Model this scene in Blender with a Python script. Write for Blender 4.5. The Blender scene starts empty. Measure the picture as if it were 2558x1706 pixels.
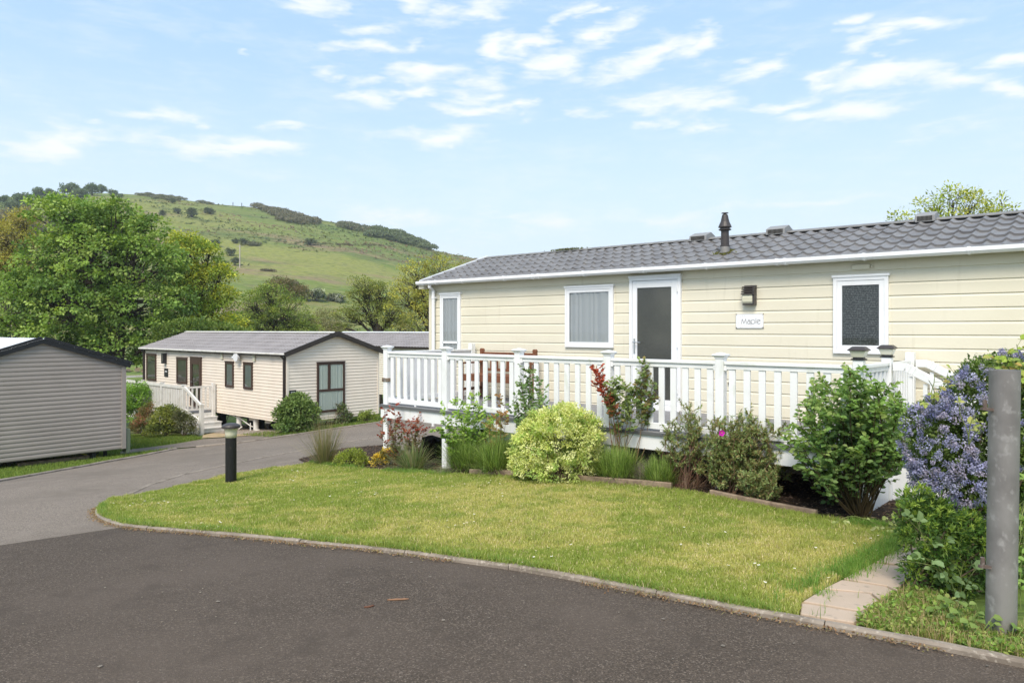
import bpy, bmesh, math, random
import numpy as np
from mathutils import Vector, Matrix
from mathutils.geometry import delaunay_2d_cdt

# ---------------------------------------------------------------- camera, sky, sun, exposure
SC = bpy.context.scene
F, CXP, HY = 1800.0, 1279.0, 823.0      # focal length, centre and horizon, in photo pixels
CZ = 1.6                                 # eye height
cam = bpy.data.objects.new('camera', bpy.data.cameras.new('camera'))
SC.collection.objects.link(cam); SC.camera = cam
cam.location = (0, 0, CZ); cam.rotation_euler = (math.radians(90), 0, 0)
cam.data.sensor_width = 36; cam.data.lens = 36*F/2558
cam.data.shift_y = -(853-HY)/2558
cam.data.clip_start = 0.05; cam.data.clip_end = 3000
SC.view_settings.view_transform = 'Standard'; SC.view_settings.look = 'None'
SC.view_settings.gamma = 1; SC.view_settings.exposure = 1.0
SC.cycles.max_bounces = 6; SC.cycles.diffuse_bounces = 3; SC.cycles.glossy_bounces = 3
SC.cycles.transmission_bounces = 4; SC.cycles.transparent_max_bounces = 8

SUN_AZ, SUN_EL = math.radians(196), math.radians(50)   # compass azimuth (0 = +Y, clockwise)
sun = bpy.data.objects.new('sun', bpy.data.lights.new('sun', 'SUN'))
SC.collection.objects.link(sun)
sun.data.energy = 2.1; sun.data.angle = math.radians(26); sun.data.color = (1, .90, .76)
sd = Vector((math.sin(SUN_AZ)*math.cos(SUN_EL), math.cos(SUN_AZ)*math.cos(SUN_EL), math.sin(SUN_EL)))
sun.rotation_euler = sd.to_track_quat('Z', 'Y').to_euler()

W = bpy.data.worlds.new('World'); SC.world = W; W.use_nodes = True
nt = W.node_tree; nt.nodes.clear()
def N(t, **kw):
    n = nt.nodes.new(t)
    for k, v in kw.items(): setattr(n, k, v)
    return n
def L(a, b): nt.links.new(a, b)
def M(op, a, b=None, c=None, clamp=False):
    n = N('ShaderNodeMath', operation=op); n.use_clamp = clamp
    for i, v in enumerate((a, b, c)):
        if v is None: continue
        if isinstance(v, (int, float)): n.inputs[i].default_value = v
        else: L(v, n.inputs[i])
    return n.outputs[0]
def MIXC(f, a, b, mode='MIX'):
    n = N('ShaderNodeMix', data_type='RGBA', blend_type=mode)
    for i, v in ((0, f), (6, a), (7, b)):
        if isinstance(v, (int, float)): n.inputs[i].default_value = v
        elif isinstance(v, tuple): n.inputs[i].default_value = v+(1,)
        else: L(v, n.inputs[i])
    return n.outputs[2]
sky = N('ShaderNodeTexSky', sky_type='NISHITA'); sky.sun_disc = False
sky.sun_elevation = SUN_EL; sky.sun_rotation = SUN_AZ
sky.air_density = 1.0; sky.dust_density = 1.6; sky.ozone_density = 1.2
tc = N('ShaderNodeTexCoord'); sep = N('ShaderNodeSeparateXYZ'); L(tc.outputs['Generated'], sep.inputs[0])
sx, sy, sz = sep.outputs
az = M('ARCTAN2', sx, sy)
el = M('DIVIDE', sz, M('SQRT', M('ADD', M('MULTIPLY', sx, sx), M('MULTIPLY', sy, sy))))
cmb = N('ShaderNodeCombineXYZ'); L(az, cmb.inputs[0]); L(el, cmb.inputs[1])
CL = [(103,370,110,30,8,1),(230,350,150,20,8,1),(490,358,160,26,3,1.1),(720,320,85,14,6,1),(640,372,140,20,-5,1),(330,284,110,18,0,.8),(210,308,40,10,0,.6),
(480,309,20,9,0,.7),(612,148,24,10,0,.7),(1085,345,135,27,4,1),(760,8,90,24,-8,1),(920,118,110,16,0,.8),(950,60,80,14,18,.8),(1035,112,38,25,30,.7),
(812,170,55,12,5,.8),(838,191,26,10,0,.8),(915,206,60,14,0,.9),(1070,185,110,22,12,.9),(1225,190,70,30,0,.8),(940,258,60,16,0,.9),(1040,240,70,14,10,.9),
(1150,240,80,16,0,.8),(1150,272,110,11,0,.9),(1235,118,60,26,15,1.1),(1180,25,120,22,12,.9),(1060,4,60,12,0,.9),
(1320,113,55,28,15,1.1),(1390,50,75,20,25,1),(1505,30,55,10,8,.9),(1510,82,100,22,20,1),(1405,155,95,38,15,.95),(1630,140,140,26,18,1.15),(1750,110,58,30,25,1.1),
(1845,150,40,10,0,.7),(1920,172,85,22,12,1),(2040,195,75,20,0,1),(2205,200,150,26,-5,1.1),(2395,208,120,22,-6,1),(2530,222,60,22,0,1),(2520,150,60,20,0,1),
(2150,43,48,14,0,.8),(2285,70,150,14,-4,.85),(2160,112,75,18,5,.95),(2290,108,60,10,0,.7),(2175,147,30,12,0,.8),(1970,258,65,17,8,1),(2150,278,140,24,4,1.05),
(1675,250,140,26,0,.9),(1770,262,110,22,-4,.9),(1606,312,75,13,0,.9),(1780,312,65,11,2,.9),(1454,283,45,12,10,.8),(1300,266,35,16,0,.8),(1350,302,30,14,0,.6),
(2290,345,120,22,12,.5),(1000,545,200,26,0,.7),(1320,560,240,30,0,.7),(1650,540,260,26,0,.6),(2050,500,200,14,0,.45)]
wn = N('ShaderNodeTexNoise'); wn.inputs['Scale'].default_value = 11; wn.inputs['Detail'].default_value = 4
wmp = N('ShaderNodeMapping'); wmp.inputs['Scale'].default_value = (1, 2.5, 1); L(cmb.outputs[0], wmp.inputs['Vector']); L(wmp.outputs[0], wn.inputs['Vector'])
wv = N('ShaderNodeVectorMath', operation='SUBTRACT'); L(wn.outputs['Color'], wv.inputs[0]); wv.inputs[1].default_value = (.5, .5, .5)
wm = N('ShaderNodeVectorMath', operation='MULTIPLY'); L(wv.outputs[0], wm.inputs[0]); wm.inputs[1].default_value = (.16, .055, 0)
wa = N('ShaderNodeVectorMath', operation='ADD'); L(cmb.outputs[0], wa.inputs[0]); L(wm.outputs[0], wa.inputs[1])
field = None
for (cx, cy, rx, ry, an, st) in CL:
    u = (cx-CXP)/F; a0 = math.atan(u); k = math.cos(a0)
    v = (HY-cy)/F*k
    mp = N('ShaderNodeMapping', vector_type='TEXTURE')
    mp.inputs['Location'].default_value = (a0, v, 0)
    mp.inputs['Rotation'].default_value = (0, 0, math.radians(an))
    mp.inputs['Scale'].default_value = (rx/F*k*k*1.7, ry/F*k*2.0, 1)
    L(wa.outputs[0], mp.inputs['Vector'])
    ln = N('ShaderNodeVectorMath', operation='LENGTH'); L(mp.outputs[0], ln.inputs[0])
    f = M('MULTIPLY', M('SUBTRACT', 1.0, ln.outputs['Value'], clamp=True), st)
    field = f if field is None else M('MAXIMUM', field, f)
def noise(scale, sxy, detail=6, rough=.55, off=0, dist=0.0):
    mp = N('ShaderNodeMapping'); L(cmb.outputs[0], mp.inputs['Vector'])
    mp.inputs['Scale'].default_value = (sxy[0], sxy[1], 1); mp.inputs['Location'].default_value = (off, off*.7, 0)
    n = N('ShaderNodeTexNoise'); L(mp.outputs[0], n.inputs['Vector'])
    n.inputs['Scale'].default_value = scale; n.inputs['Detail'].default_value = detail
    n.inputs['Roughness'].default_value = rough; n.inputs['Distortion'].default_value = dist
    return n.outputs['Fac']
n1 = noise(9, (1, 3.2), 7, .6, 3.1, .3)
n2 = noise(26, (1, 4.2), 6, .65, 9.7, .9)
nn = M('ADD', M('MULTIPLY', n1, .65), M('MULTIPLY', n2, .35))
dens = M('ADD', field, M('MULTIPLY', M('SUBTRACT', nn, .5), 2.7))
mr = N('ShaderNodeMapRange', interpolation_type='SMOOTHSTEP'); L(dens, mr.inputs[0])
mr.inputs['From Min'].default_value = .12; mr.inputs['From Max'].default_value = 1.05
front = M('GREATER_THAN', field, .001)
bg = N('ShaderNodeMapRange', interpolation_type='SMOOTHSTEP'); L(nn, bg.inputs[0])       # thin high veil everywhere
bg.inputs['From Min'].default_value = .42; bg.inputs['From Max'].default_value = .75
cloud = M('MAXIMUM', M('MULTIPLY', M('MULTIPLY', mr.outputs[0], front), .92), M('MULTIPLY', bg.outputs[0], .30))
# sky colour: nishita, a little lifted and bleached low down by thin haze
base = MIXC(.6, MIXC(1.0, sky.outputs[0], (1.0, 1.0, 1.0), 'MULTIPLY'), (2.75, 4.4, 6.3))
hz = N('ShaderNodeMapRange', interpolation_type='SMOOTHSTEP'); L(el, hz.inputs[0])
hz.inputs['From Min'].default_value = .42; hz.inputs['From Max'].default_value = -.02
hz.inputs['To Min'].default_value = .10; hz.inputs['To Max'].default_value = .88
HAZEC = (4.9, 5.5, 5.9); CLOUDC = (5.5, 5.6, 5.7)
hazed = MIXC(hz.outputs[0], base, HAZEC)
final = MIXC(cloud, hazed, CLOUDC)
bgn = N('ShaderNodeBackground'); L(final, bgn.inputs[0]); bgn.inputs[1].default_value = .1
wo = N('ShaderNodeOutputWorld'); L(bgn.outputs[0], wo.inputs[0])

# ---------------------------------------------------------------- helpers
rng = np.random.default_rng(7)
COL = SC.collection
def tag(o, label=None, cat=None, group=None, kind=None):
    if label: o['label'] = label
    if cat: o['category'] = cat
    if group: o['group'] = group
    if kind: o['kind'] = kind
    return o
def empty(name, x, y, z, rz=0.0, label=None, cat=None, group=None):
    o = bpy.data.objects.new(name, None); COL.objects.link(o)
    o.location = (x, y, z); o.rotation_euler = (0, 0, rz); o.empty_display_size = .2
    return tag(o, label, cat, group)
def root_of(o):
    while o.parent: o = o.parent
    return o

class MB:
    """collects geometry (numpy chunks); build() links it as ONE mesh object"""
    def __init__(s): s.V = []; s.FN = []; s.C = []; s.n = 0; s.smooth = False
    def raw(s, v, f, col=None, mi=0):
        v = np.asarray(v, dtype=np.float64).reshape(-1, 3)
        f = np.asarray(f, dtype=np.int64)
        s.V.append(v); s.FN.append((f+s.n, mi)); s.n += len(v)
        if col is None: col = (1., 1., 1.)
        c = np.asarray(col, dtype=np.float64)
        if c.ndim == 1: c = np.tile(c[:3], (len(v), 1))
        s.C.append(c)
    def box(s, x0, x1, y0, y1, z0, z1, mi=0, col=None):
        v = [(x, y, z) for z in (z0, z1) for y in (y0, y1) for x in (x0, x1)]
        s.raw(v, [(0,2,3,1),(4,5,7,6),(0,1,5,4),(2,6,7,3),(0,4,6,2),(1,3,7,5)], col, mi)
    def hexa(s, v8, mi=0, col=None):
        s.raw(v8, [(0,2,3,1),(4,5,7,6),(0,1,5,4),(2,6,7,3),(0,4,6,2),(1,3,7,5)], col, mi)
    def beam(s, p0, p1, w, h, up=(0,0,1), mi=0, col=None):
        p0 = Vector(p0); p1 = Vector(p1); d = (p1-p0).normalized(); up = Vector(up)
        r = d.cross(up).normalized()*w/2; u = r.cross(d).normalized()*h/2
        if u.dot(up) < 0: u = -u
        v = [p+a*r+b*u for b in (-1, 1) for p in (p0, p1) for a in (-1, 1)]
        s.hexa([tuple(q) for q in v], mi, col)
    def tube(s, pts, radii, n=8, mi=0, col=None, cap=True):
        pts = [Vector(p) for p in pts]; m = len(pts)
        if isinstance(radii, (int, float)): radii = [radii]*m
        vs = []; ref = Vector((.31, .17, .93)) if abs((pts[-1]-pts[0]).normalized().z) < .9 else Vector((1, .1, 0))
        for i, p in enumerate(pts):
            t = (pts[min(i+1, m-1)]-pts[max(i-1, 0)])
            t = t.normalized() if t.length > 1e-9 else Vector((0, 0, 1))
            a = t.cross(ref).normalized(); b = t.cross(a)
            for k in range(n):
                an = 2*math.pi*k/n; vs.append(tuple(p+(a*math.cos(an)+b*math.sin(an))*radii[i]))
        fs = [(i*n+k, i*n+(k+1) % n, (i+1)*n+(k+1) % n, (i+1)*n+k) for i in range(m-1) for k in range(n)]
        s.raw(vs, fs, col, mi)
        if cap:
            b0 = s.n-len(vs)
            s.FN.append((np.array([[b0+k for k in range(n)][::-1]]), mi)); s.FN.append((np.array([[b0+(m-1)*n+k for k in range(n)]]), mi))
    def lathe(s, prof, c, n=24, mi=0, col=None):
        vs = [(c[0]+r*math.cos(2*math.pi*k/n), c[1]+r*math.sin(2*math.pi*k/n), c[2]+z) for (r, z) in prof for k in range(n)]
        fs = [(i*n+k, i*n+(k+1) % n, (i+1)*n+(k+1) % n, (i+1)*n+k) for i in range(len(prof)-1) for k in range(n)]
        s.raw(vs, fs, col, mi); b0 = s.n-len(vs)
        s.FN.append((np.array([[b0+k for k in range(n)][::-1]]), mi)); s.FN.append((np.array([[b0+(len(prof)-1)*n+k for k in range(n)]]), mi))
    def prismx(s, poly, x0, x1, mi=0, col=None):   # polygon in (y,z) swept along x
        n = len(poly); v = [(x0, y, z) for y, z in poly]+[(x1, y, z) for y, z in poly]
        s.raw(v, [(k, (k+1) % n, n+(k+1) % n, n+k) for k in range(n)], col, mi)
        b0 = s.n-2*n
        s.FN.append((np.array([[b0+k for k in range(n)][::-1]]), mi)); s.FN.append((np.array([[b0+n+k for k in range(n)]]), mi))
    def grid(s, fn, us, vs, mi=0, col=None):
        nu, nv = len(us), len(vs)
        P = [fn(u, v) for v in vs for u in us]
        s.raw(P, [(j*nu+i, j*nu+i+1, (j+1)*nu+i+1, (j+1)*nu+i) for j in range(nv-1) for i in range(nu-1)], col, mi)
    def build(s, name, mats, parent=None, world=False, smooth=None, bevel=0):
        V = np.concatenate(s.V); C = np.concatenate(s.C)
        if world and parent is not None:
            r = root_of(parent); c, si = math.cos(-r.rotation_euler.z), math.sin(-r.rotation_euler.z)
            V = V-np.array(r.location); V = np.stack([V[:, 0]*c-V[:, 1]*si, V[:, 0]*si+V[:, 1]*c, V[:, 2]], 1)
        me = bpy.data.meshes.new(name)
        lv, ls, mi, pos = [], [], [], 0
        for f, m in s.FN:
            k = f.shape[1]; lv.append(f.reshape(-1)); ls.append(pos+np.arange(len(f))*k); pos += f.size
            mi.append(np.full(len(f), m))
        lv = np.concatenate(lv); ls = np.concatenate(ls); mi = np.concatenate(mi)
        me.vertices.add(len(V)); me.vertices.foreach_set('co', V.astype(np.float32).ravel())
        me.loops.add(len(lv)); me.loops.foreach_set('vertex_index', lv.astype(np.int32))
        me.polygons.add(len(ls)); me.polygons.foreach_set('loop_start', ls.astype(np.int32))
        me.polygons.foreach_set('material_index', mi.astype(np.int32))
        sm = s.smooth if smooth is None else smooth
        me.polygons.foreach_set('use_smooth', np.full(len(ls), bool(sm)))
        me.update(calc_edges=True)
        a = me.color_attributes.new('Col', 'FLOAT_COLOR', 'POINT')
        a.data.foreach_set('color', np.concatenate([C, np.ones((len(C), 1))], 1).astype(np.float32).ravel())
        for m in (mats if isinstance(mats, (list, tuple)) else [mats]): me.materials.append(m)
        o = bpy.data.objects.new(name, me); COL.objects.link(o)
        if parent is not None: o.parent = parent
        if sm == 'auto': pass
        if bevel:
            b = o.modifiers.new('bevel', 'BEVEL'); b.width = bevel; b.segments = 2; b.limit_method = 'ANGLE'; b.angle_limit = math.radians(50)
        return o

def px(xs, ys, Y):                      # point seen at photo pixel (xs, ys) at depth Y
    return np.array([(xs-CXP)/F*Y, Y, CZ+(HY-ys)/F*Y])

# ---- terrain height
CP = np.array([(2.4,3.6,-1.60),(0,3.0,-1.60),(0,0,-1.50),(-3,3,-1.68),(3.45,7.2,-1.87),(2.36,8.15,-1.82),(1.22,9.1,-1.88),(.1,10.0,-1.97),(5.5,7.0,-1.88),(-1.03,10.99,-2.15),(-2.05,11.84,-2.24),
 (-4.1,10.4,-2.27),(-7.13,21.6,-3.22),(-9.9,24.4,-3.52),(-10,18.7,-3.30),(-12.4,16,-3.25),(-6,14,-2.62),(-1.8,18.3,-2.72),(-3.8,24.3,-3.09),(6,16,-2.25),(10,10,-1.9),
 (-12,8,-2.4),(-8,5,-1.95),(8,2,-1.5),(-8,0,-1.6),(4,24,-2.9),(16,18,-2.3),(-20,26,-4.0),(0,34,-3.9),(-16,34,-4.6)], dtype=float)
def _k(r2): return np.where(r2 > 1e-12, .5*r2*np.log(r2+1e-12), 0)
_n = len(CP); _A = np.zeros((_n+3, _n+3)); _d = ((CP[:, None, :2]-CP[None, :, :2])**2).sum(-1)
_A[:_n, :_n] = _k(_d)+np.eye(_n)*.03; _A[:_n, _n] = 1; _A[:_n, _n+1:] = CP[:, :2]; _A[_n:, :_n] = _A[:_n, _n:].T
_w = np.linalg.solve(_A, np.concatenate([CP[:, 2], [0, 0, 0]]))
CREST = np.array([(-200,500),(0,506),(150,488),(250,483),(313,484.5),(408,492.6),(471,501),(534,510),(640,518.5),(742,539),(855,559),(939,576),(1000,588),(1091,628),(1178,645),(1206,651),(1300,672),(1500,705),(1800,742),(2600,782),(3600,800)], float)
def sstep(t): t = np.clip(t, 0, 1); return t*t*(3-2*t)
def wob(X, Y, s, seed=0):
    return (np.sin(X*s*1.0+seed)+np.sin(Y*s*1.3+seed*2.1+.7*np.sin(X*s*.7))+np.sin((X+Y)*s*.61+1.7*seed)*1.2+np.sin((X-.6*Y)*s*1.9+seed*.3)*.5)/3.7
def G(X, Y):                            # world height of the ground
    X = np.asarray(X, float); Y = np.asarray(Y, float); sh = np.broadcast(X, Y).shape
    x = np.broadcast_to(X, sh).ravel(); y = np.broadcast_to(Y, sh).ravel()
    near = np.zeros(len(x)); m = (np.abs(x) < 60) & (y < 70) & (y > -40)
    xc = np.clip(x, -26, 24); yc = np.clip(y, -6, 38)
    for i in range(0, len(x), 60000):
        sl = slice(i, i+60000); r2 = (xc[sl, None]-CP[None, :, 0])**2+(yc[sl, None]-CP[None, :, 1])**2
        near[sl] = _k(r2)@_w[:_n]+_w[_n]+_w[_n+1]*xc[sl]+_w[_n+2]*yc[sl]
    u = x/np.maximum(y, 1)
    YC = 330.
    cr = (HY-np.interp(x/YC*F+CXP, CREST[:, 0], CREST[:, 1]))/F*YC
    valley = -7.5-1.5*wob(x, y, .02)
    s = np.clip((y-78)/(YC-78), 0, 1.0)
    prof = .55*s+.45*sstep(s)
    und = (wob(x, y, .035, 1.3)*1.6+wob(x, y, .09, 2.2)*.5)*np.sin(math.pi*np.clip(s, 0, 1))**.7
    far = valley+(cr-valley)*prof+und
    over = np.clip((y-YC)/200., 0, None)
    far = np.maximum(far-over**1.3*35, np.minimum(far, -10.))
    b = sstep((y-36)/44.)
    z = near*(1-b)+far*b
    return (z+CZ).reshape(sh)
def gp(xs, ys, lift=0.0):               # ground point seen at a photo pixel
    dx, dz = (xs-CXP)/F, (HY-ys)/F
    t = np.concatenate([np.arange(1.5, 40, .05), np.arange(40, 420, .5)])
    h = CZ+dz*t-(G(dx*t, t)+lift)
    i = np.argmax(h < 0)
    if h[i] >= 0: return np.array([dx*330, 330., float(G(dx*330, 330.))])
    if i == 0: t0 = t[0]
    else: t0 = t[i-1]+(t[i]-t[i-1])*h[i-1]/(h[i-1]-h[i])
    return np.array([dx*t0, t0, float(G(dx*t0, t0))])
def in_poly(P, poly):
    x, y = P[:, 0], P[:, 1]; r = np.zeros(len(P), bool); q = np.asarray(poly); n = len(q); j = n-1
    for i in range(n):
        c = ((q[i, 1] > y) != (q[j, 1] > y)) & (x < (q[j, 0]-q[i, 0])*(y-q[i, 1])/(q[j, 1]-q[i, 1]+1e-12)+q[i, 0])
        r ^= c; j = i
    return r
def resample(pts, step, closed=False):
    P = [np.asarray(p, float)[:2] for p in pts]
    if closed: P = P+[P[0]]
    out = []
    for a, b in zip(P[:-1], P[1:]):
        n = max(1, int(np.linalg.norm(b-a)/step))
        out += [a+(b-a)*k/n for k in range(n)]
    if not closed: out.append(P[-1])
    return np.array(out)
def smoothline(pts, it=2):
    P = np.array([np.asarray(p, float)[:2] for p in pts])
    for _ in range(it):
        Q = [P[0]]
        for a, b in zip(P[:-1], P[1:]): Q += [a*.75+b*.25, a*.25+b*.75]
        Q.append(P[-1]); P = np.array(Q)
    return P
def sheet(name, poly, lift, mat, cell=.35, skirt=0.0, parent=None):
    B = resample(poly, cell, True); lo, hi = B.min(0), B.max(0)
    gx, gy = np.meshgrid(np.arange(lo[0], hi[0], cell), np.arange(lo[1], hi[1], cell))
    Q = np.stack([gx.ravel(), gy.ravel()], 1)+rng.uniform(-.03, .03, (gx.size, 2)); Q = Q[in_poly(Q, B)]
    pts = [Vector(p) for p in np.concatenate([B, Q])]; nb = len(B)
    vo, eo, fo, *_ = delaunay_2d_cdt(pts, [], [list(range(nb))], 1, 1e-5)
    V = np.array([tuple(p) for p in vo]); Z = G(V[:, 0], V[:, 1])+lift
    mb = MB(); V3 = np.column_stack([V, Z])
    fs = np.array([f if (vo[f[1]]-vo[f[0]]).cross(vo[f[2]]-vo[f[0]]) > 0 else f[::-1] for f in fo])
    mb.raw(V3, fs)
    if skirt:
        z = G(B[:, 0], B[:, 1])+lift; a = np.column_stack([B, z]); b = a-np.array([0, 0, skirt])
        mb.raw(np.concatenate([a, b]), [(k, (k+1) % nb, nb+(k+1) % nb, nb+k) for k in range(nb)])
    return mb.build(name, mat, parent, smooth=True)

# ---- materials
def mat(name, col, rough=.6, spec=.5, metal=0, noise=None, bump=None, attr=False, trans=0.0, noise2=None, coat=0):
    """noise=(scale, colour2, lo, hi[, stretch]) mixes a second colour; bump=(scale, strength, dist)"""
    m = bpy.data.materials.new(name); m.use_nodes = True; t = m.node_tree; p = t.nodes['Principled BSDF']
    p.inputs['Base Color'].default_value = (*col, 1); p.inputs['Roughness'].default_value = rough
    p.inputs['Specular IOR Level'].default_value = spec; p.inputs['Metallic'].default_value = metal
    if coat: p.inputs['Coat Weight'].default_value = coat
    tcn = t.nodes.new('ShaderNodeTexCoord'); src = None
    def nz(sc, det=4, stretch=None):
        n = t.nodes.new('ShaderNodeTexNoise'); n.inputs['Scale'].default_value = sc; n.inputs['Detail'].default_value = det
        mp = t.nodes.new('ShaderNodeMapping'); t.links.new(tcn.outputs['Object'], mp.inputs[0])
        if stretch: mp.inputs['Scale'].default_value = stretch
        t.links.new(mp.outputs[0], n.inputs['Vector']); return n.outputs['Fac']
    if attr:
        a = t.nodes.new('ShaderNodeAttribute'); a.attribute_name = 'Col'; src = a.outputs['Color']
    for q in (noise, noise2):
        if not q: continue
        f = nz(q[0], 5, q[4] if len(q) > 4 else None)
        r = t.nodes.new('ShaderNodeMapRange'); r.inputs[1].default_value = q[2]; r.inputs[2].default_value = q[3]; t.links.new(f, r.inputs[0])
        mx = t.nodes.new('ShaderNodeMix'); mx.data_type = 'RGBA'; t.links.new(r.outputs[0], mx.inputs[0])
        if src is None: mx.inputs[6].default_value = (*col, 1)
        else: t.links.new(src, mx.inputs[6])
        mx.inputs[7].default_value = (*q[1], 1); src = mx.outputs[2]
    if src is not None: t.links.new(src, p.inputs['Base Color'])
    if bump:
        f = nz(bump[0], 6, bump[3] if len(bump) > 3 else None); b = t.nodes.new('ShaderNodeBump'); b.inputs['Strength'].default_value = bump[1]; b.inputs['Distance'].default_value = bump[2]
        t.links.new(f, b.inputs['Height']); t.links.new(b.outputs[0], p.inputs['Normal'])
    if trans:
        tr = t.nodes.new('ShaderNodeBsdfTranslucent'); ms = t.nodes.new('ShaderNodeMixShader'); ms.inputs[0].default_value = trans
        if src is not None:
            g = t.nodes.new('ShaderNodeMix'); g.data_type = 'RGBA'; g.blend_type = 'MULTIPLY'; g.inputs[0].default_value = 1
            t.links.new(src, g.inputs[6]); g.inputs[7].default_value = (1.25, 1.2, .55, 1); t.links.new(g.outputs[2], tr.inputs[0])
        t.links.new(p.outputs[0], ms.inputs[1]); t.links.new(tr.outputs[0], ms.inputs[2])
        t.links.new(ms.outputs[0], t.nodes['Material Output'].inputs[0])
    return m
def glassmat(name, tint=(.85, .88, .88), refl=.0):
    m = bpy.data.materials.new(name); m.use_nodes = True; t = m.node_tree; t.nodes.clear()
    o = t.nodes.new('ShaderNodeOutputMaterial'); tr = t.nodes.new('ShaderNodeBsdfTransparent'); tr.inputs[0].default_value = (*tint, 1)
    g = t.nodes.new('ShaderNodeBsdfGlossy'); g.inputs['Roughness'].default_value = .02
    fr = t.nodes.new('ShaderNodeLayerWeight'); fr.inputs[0].default_value = .5          # works the same from both sides of the pane
    pw = t.nodes.new('ShaderNodeMath'); pw.operation = 'POWER'; pw.inputs[1].default_value = 3.5; t.links.new(fr.outputs['Facing'], pw.inputs[0])
    ad = t.nodes.new('ShaderNodeMath'); ad.operation = 'ADD'; ad.use_clamp = True; ad.inputs[1].default_value = refl+.05; t.links.new(pw.outputs[0], ad.inputs[0])
    ms = t.nodes.new('ShaderNodeMixShader'); t.links.new(ad.outputs[0], ms.inputs[0]); t.links.new(tr.outputs[0], ms.inputs[1]); t.links.new(g.outputs[0], ms.inputs[2])
    t.links.new(ms.outputs[0], o.inputs[0]); return m
def speckle(name, base, c2, big, scale=95, bumpd=.004, rough=.9):
    """asphalt: pale and dark stones in a binder, with large worn patches"""
    m = bpy.data.materials.new(name); m.use_nodes = True; t = m.node_tree; p = t.nodes['Principled BSDF']
    tcn = t.nodes.new('ShaderNodeTexCoord')
    def nz(sc, d, kind='ShaderNodeTexNoise'):
        n = t.nodes.new(kind); n.inputs['Scale'].default_value = sc
        if kind == 'ShaderNodeTexNoise': n.inputs['Detail'].default_value = d
        t.links.new(tcn.outputs['Object'], n.inputs['Vector']); return n
    vo = nz(scale, 0, 'ShaderNodeTexVoronoi'); s2 = t.nodes.new('ShaderNodeSeparateColor'); t.links.new(vo.outputs['Color'], s2.inputs[0])
    r = t.nodes.new('ShaderNodeValToRGB'); e = r.color_ramp.elements
    e[0].position = 0; e[0].color = (*[c*.55 for c in base], 1); e[1].position = 1; e[1].color = (*c2, 1)
    k = e.new(.55); k.color = (*base, 1); k = e.new(.88); k.color = (*[c*1.45 for c in base], 1)
    t.links.new(s2.outputs[0], r.inputs[0])
    cur = r.outputs[0]
    for sc, cc, lo, hi, amt in big:
        f = nz(sc, 5).outputs['Fac']; q = t.nodes.new('ShaderNodeMapRange'); q.inputs[1].default_value = lo; q.inputs[2].default_value = hi; q.inputs[4].default_value = amt
        t.links.new(f, q.inputs[0]); mx = t.nodes.new('ShaderNodeMix'); mx.data_type = 'RGBA'; t.links.new(q.outputs[0], mx.inputs[0]); t.links.new(cur, mx.inputs[6]); mx.inputs[7].default_value = (*cc, 1); cur = mx.outputs[2]
    t.links.new(cur, p.inputs['Base Color']); p.inputs['Roughness'].default_value = rough; p.inputs['Specular IOR Level'].default_value = .3
    b = t.nodes.new('ShaderNodeBump'); b.inputs['Strength'].default_value = .9; b.inputs['Distance'].default_value = bumpd
    t.links.new(vo.outputs['Distance'], b.inputs['Height']); t.links.new(b.outputs[0], p.inputs['Normal'])
    return m

m_cream = mat('cream_cladding', (.725,.68,.55), .55, .35, noise=(1.2,(.69,.645,.515),.35,.7), noise2=(5,(.60,.56,.44),.60,.85,(2.5,1,.22)), bump=(14,.25,.0012,(.25,1,9)))
m_beige = mat('beige_cladding', (.78,.69,.585), .5, .35, noise=(2,(.73,.64,.54),.4,.7))
m_beige2 = mat('pale_cladding', (.74,.69,.60), .5, .35)
m_grey = mat('grey_cladding', (.31,.272,.245), .45, .4, noise=(1.5,(.285,.25,.225),.4,.7))
m_white = mat('white_upvc', (.80,.81,.83), .3, .45, noise=(5,(.74,.745,.75),.5,.8))
m_white2 = mat('white_deck_vinyl', (.80,.81,.82), .35, .4, noise=(3,(.70,.71,.70),.52,.8), noise2=(7,(.62,.65,.56),.60,.80,(1,1,.35)))
m_whitedirty = mat('weathered_white', (.72,.70,.66), .45, .35, noise=(4,(.5,.47,.40),.5,.8))
m_brown = mat('brown_frame', (.055,.028,.02), .4, .4)
m_dkbrown = mat('dark_brown_trim', (.035,.027,.024), .45, .4)
m_black = mat('black_trim', (.014,.015,.017), .5, .4)
m_tile = mat('charcoal_roof_tile', (.215,.21,.212), .5, .3, noise=(3,(.15,.145,.148),.4,.7), noise2=(9,(.24,.225,.2),.58,.8), bump=(60,.25,.002))
m_tile2 = mat('taupe_roof_tile', (.29,.265,.26), .5, .35, noise=(2,(.23,.21,.205),.4,.7))
m_tile3 = mat('pale_grey_roof_sheet', (.62,.64,.66), .4, .4)
m_glass = glassmat('window_glass')
m_glassd = glassmat('door_glass', (.55,.58,.56), .04)
m_dark = mat('dark_interior', (.012,.012,.012), .8, .2)
m_darkroom = mat('dim_interior', (.05,.05,.045), .8, .2, noise=(3,(.12,.11,.09),.5,.7))
m_curtain = mat('grey_curtain', (.42,.43,.45), .8, .1)
m_blind = mat('dark_patterned_blind', (.05,.055,.06), .6, .3, noise=(60,(.13,.14,.145),.46,.60,(1,1,.6)))
m_obscure = mat('obscure_glass', (.038,.04,.036), .12, .7, noise=(90,(.12,.12,.11),.52,.68), noise2=(1.6,(.075,.075,.065),.4,.7), bump=(110,.5,.003))  # broad paler noise paints soft reflections into the door glass
m_metal = mat('steel', (.6,.6,.6), .3, .5, metal=1)
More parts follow.
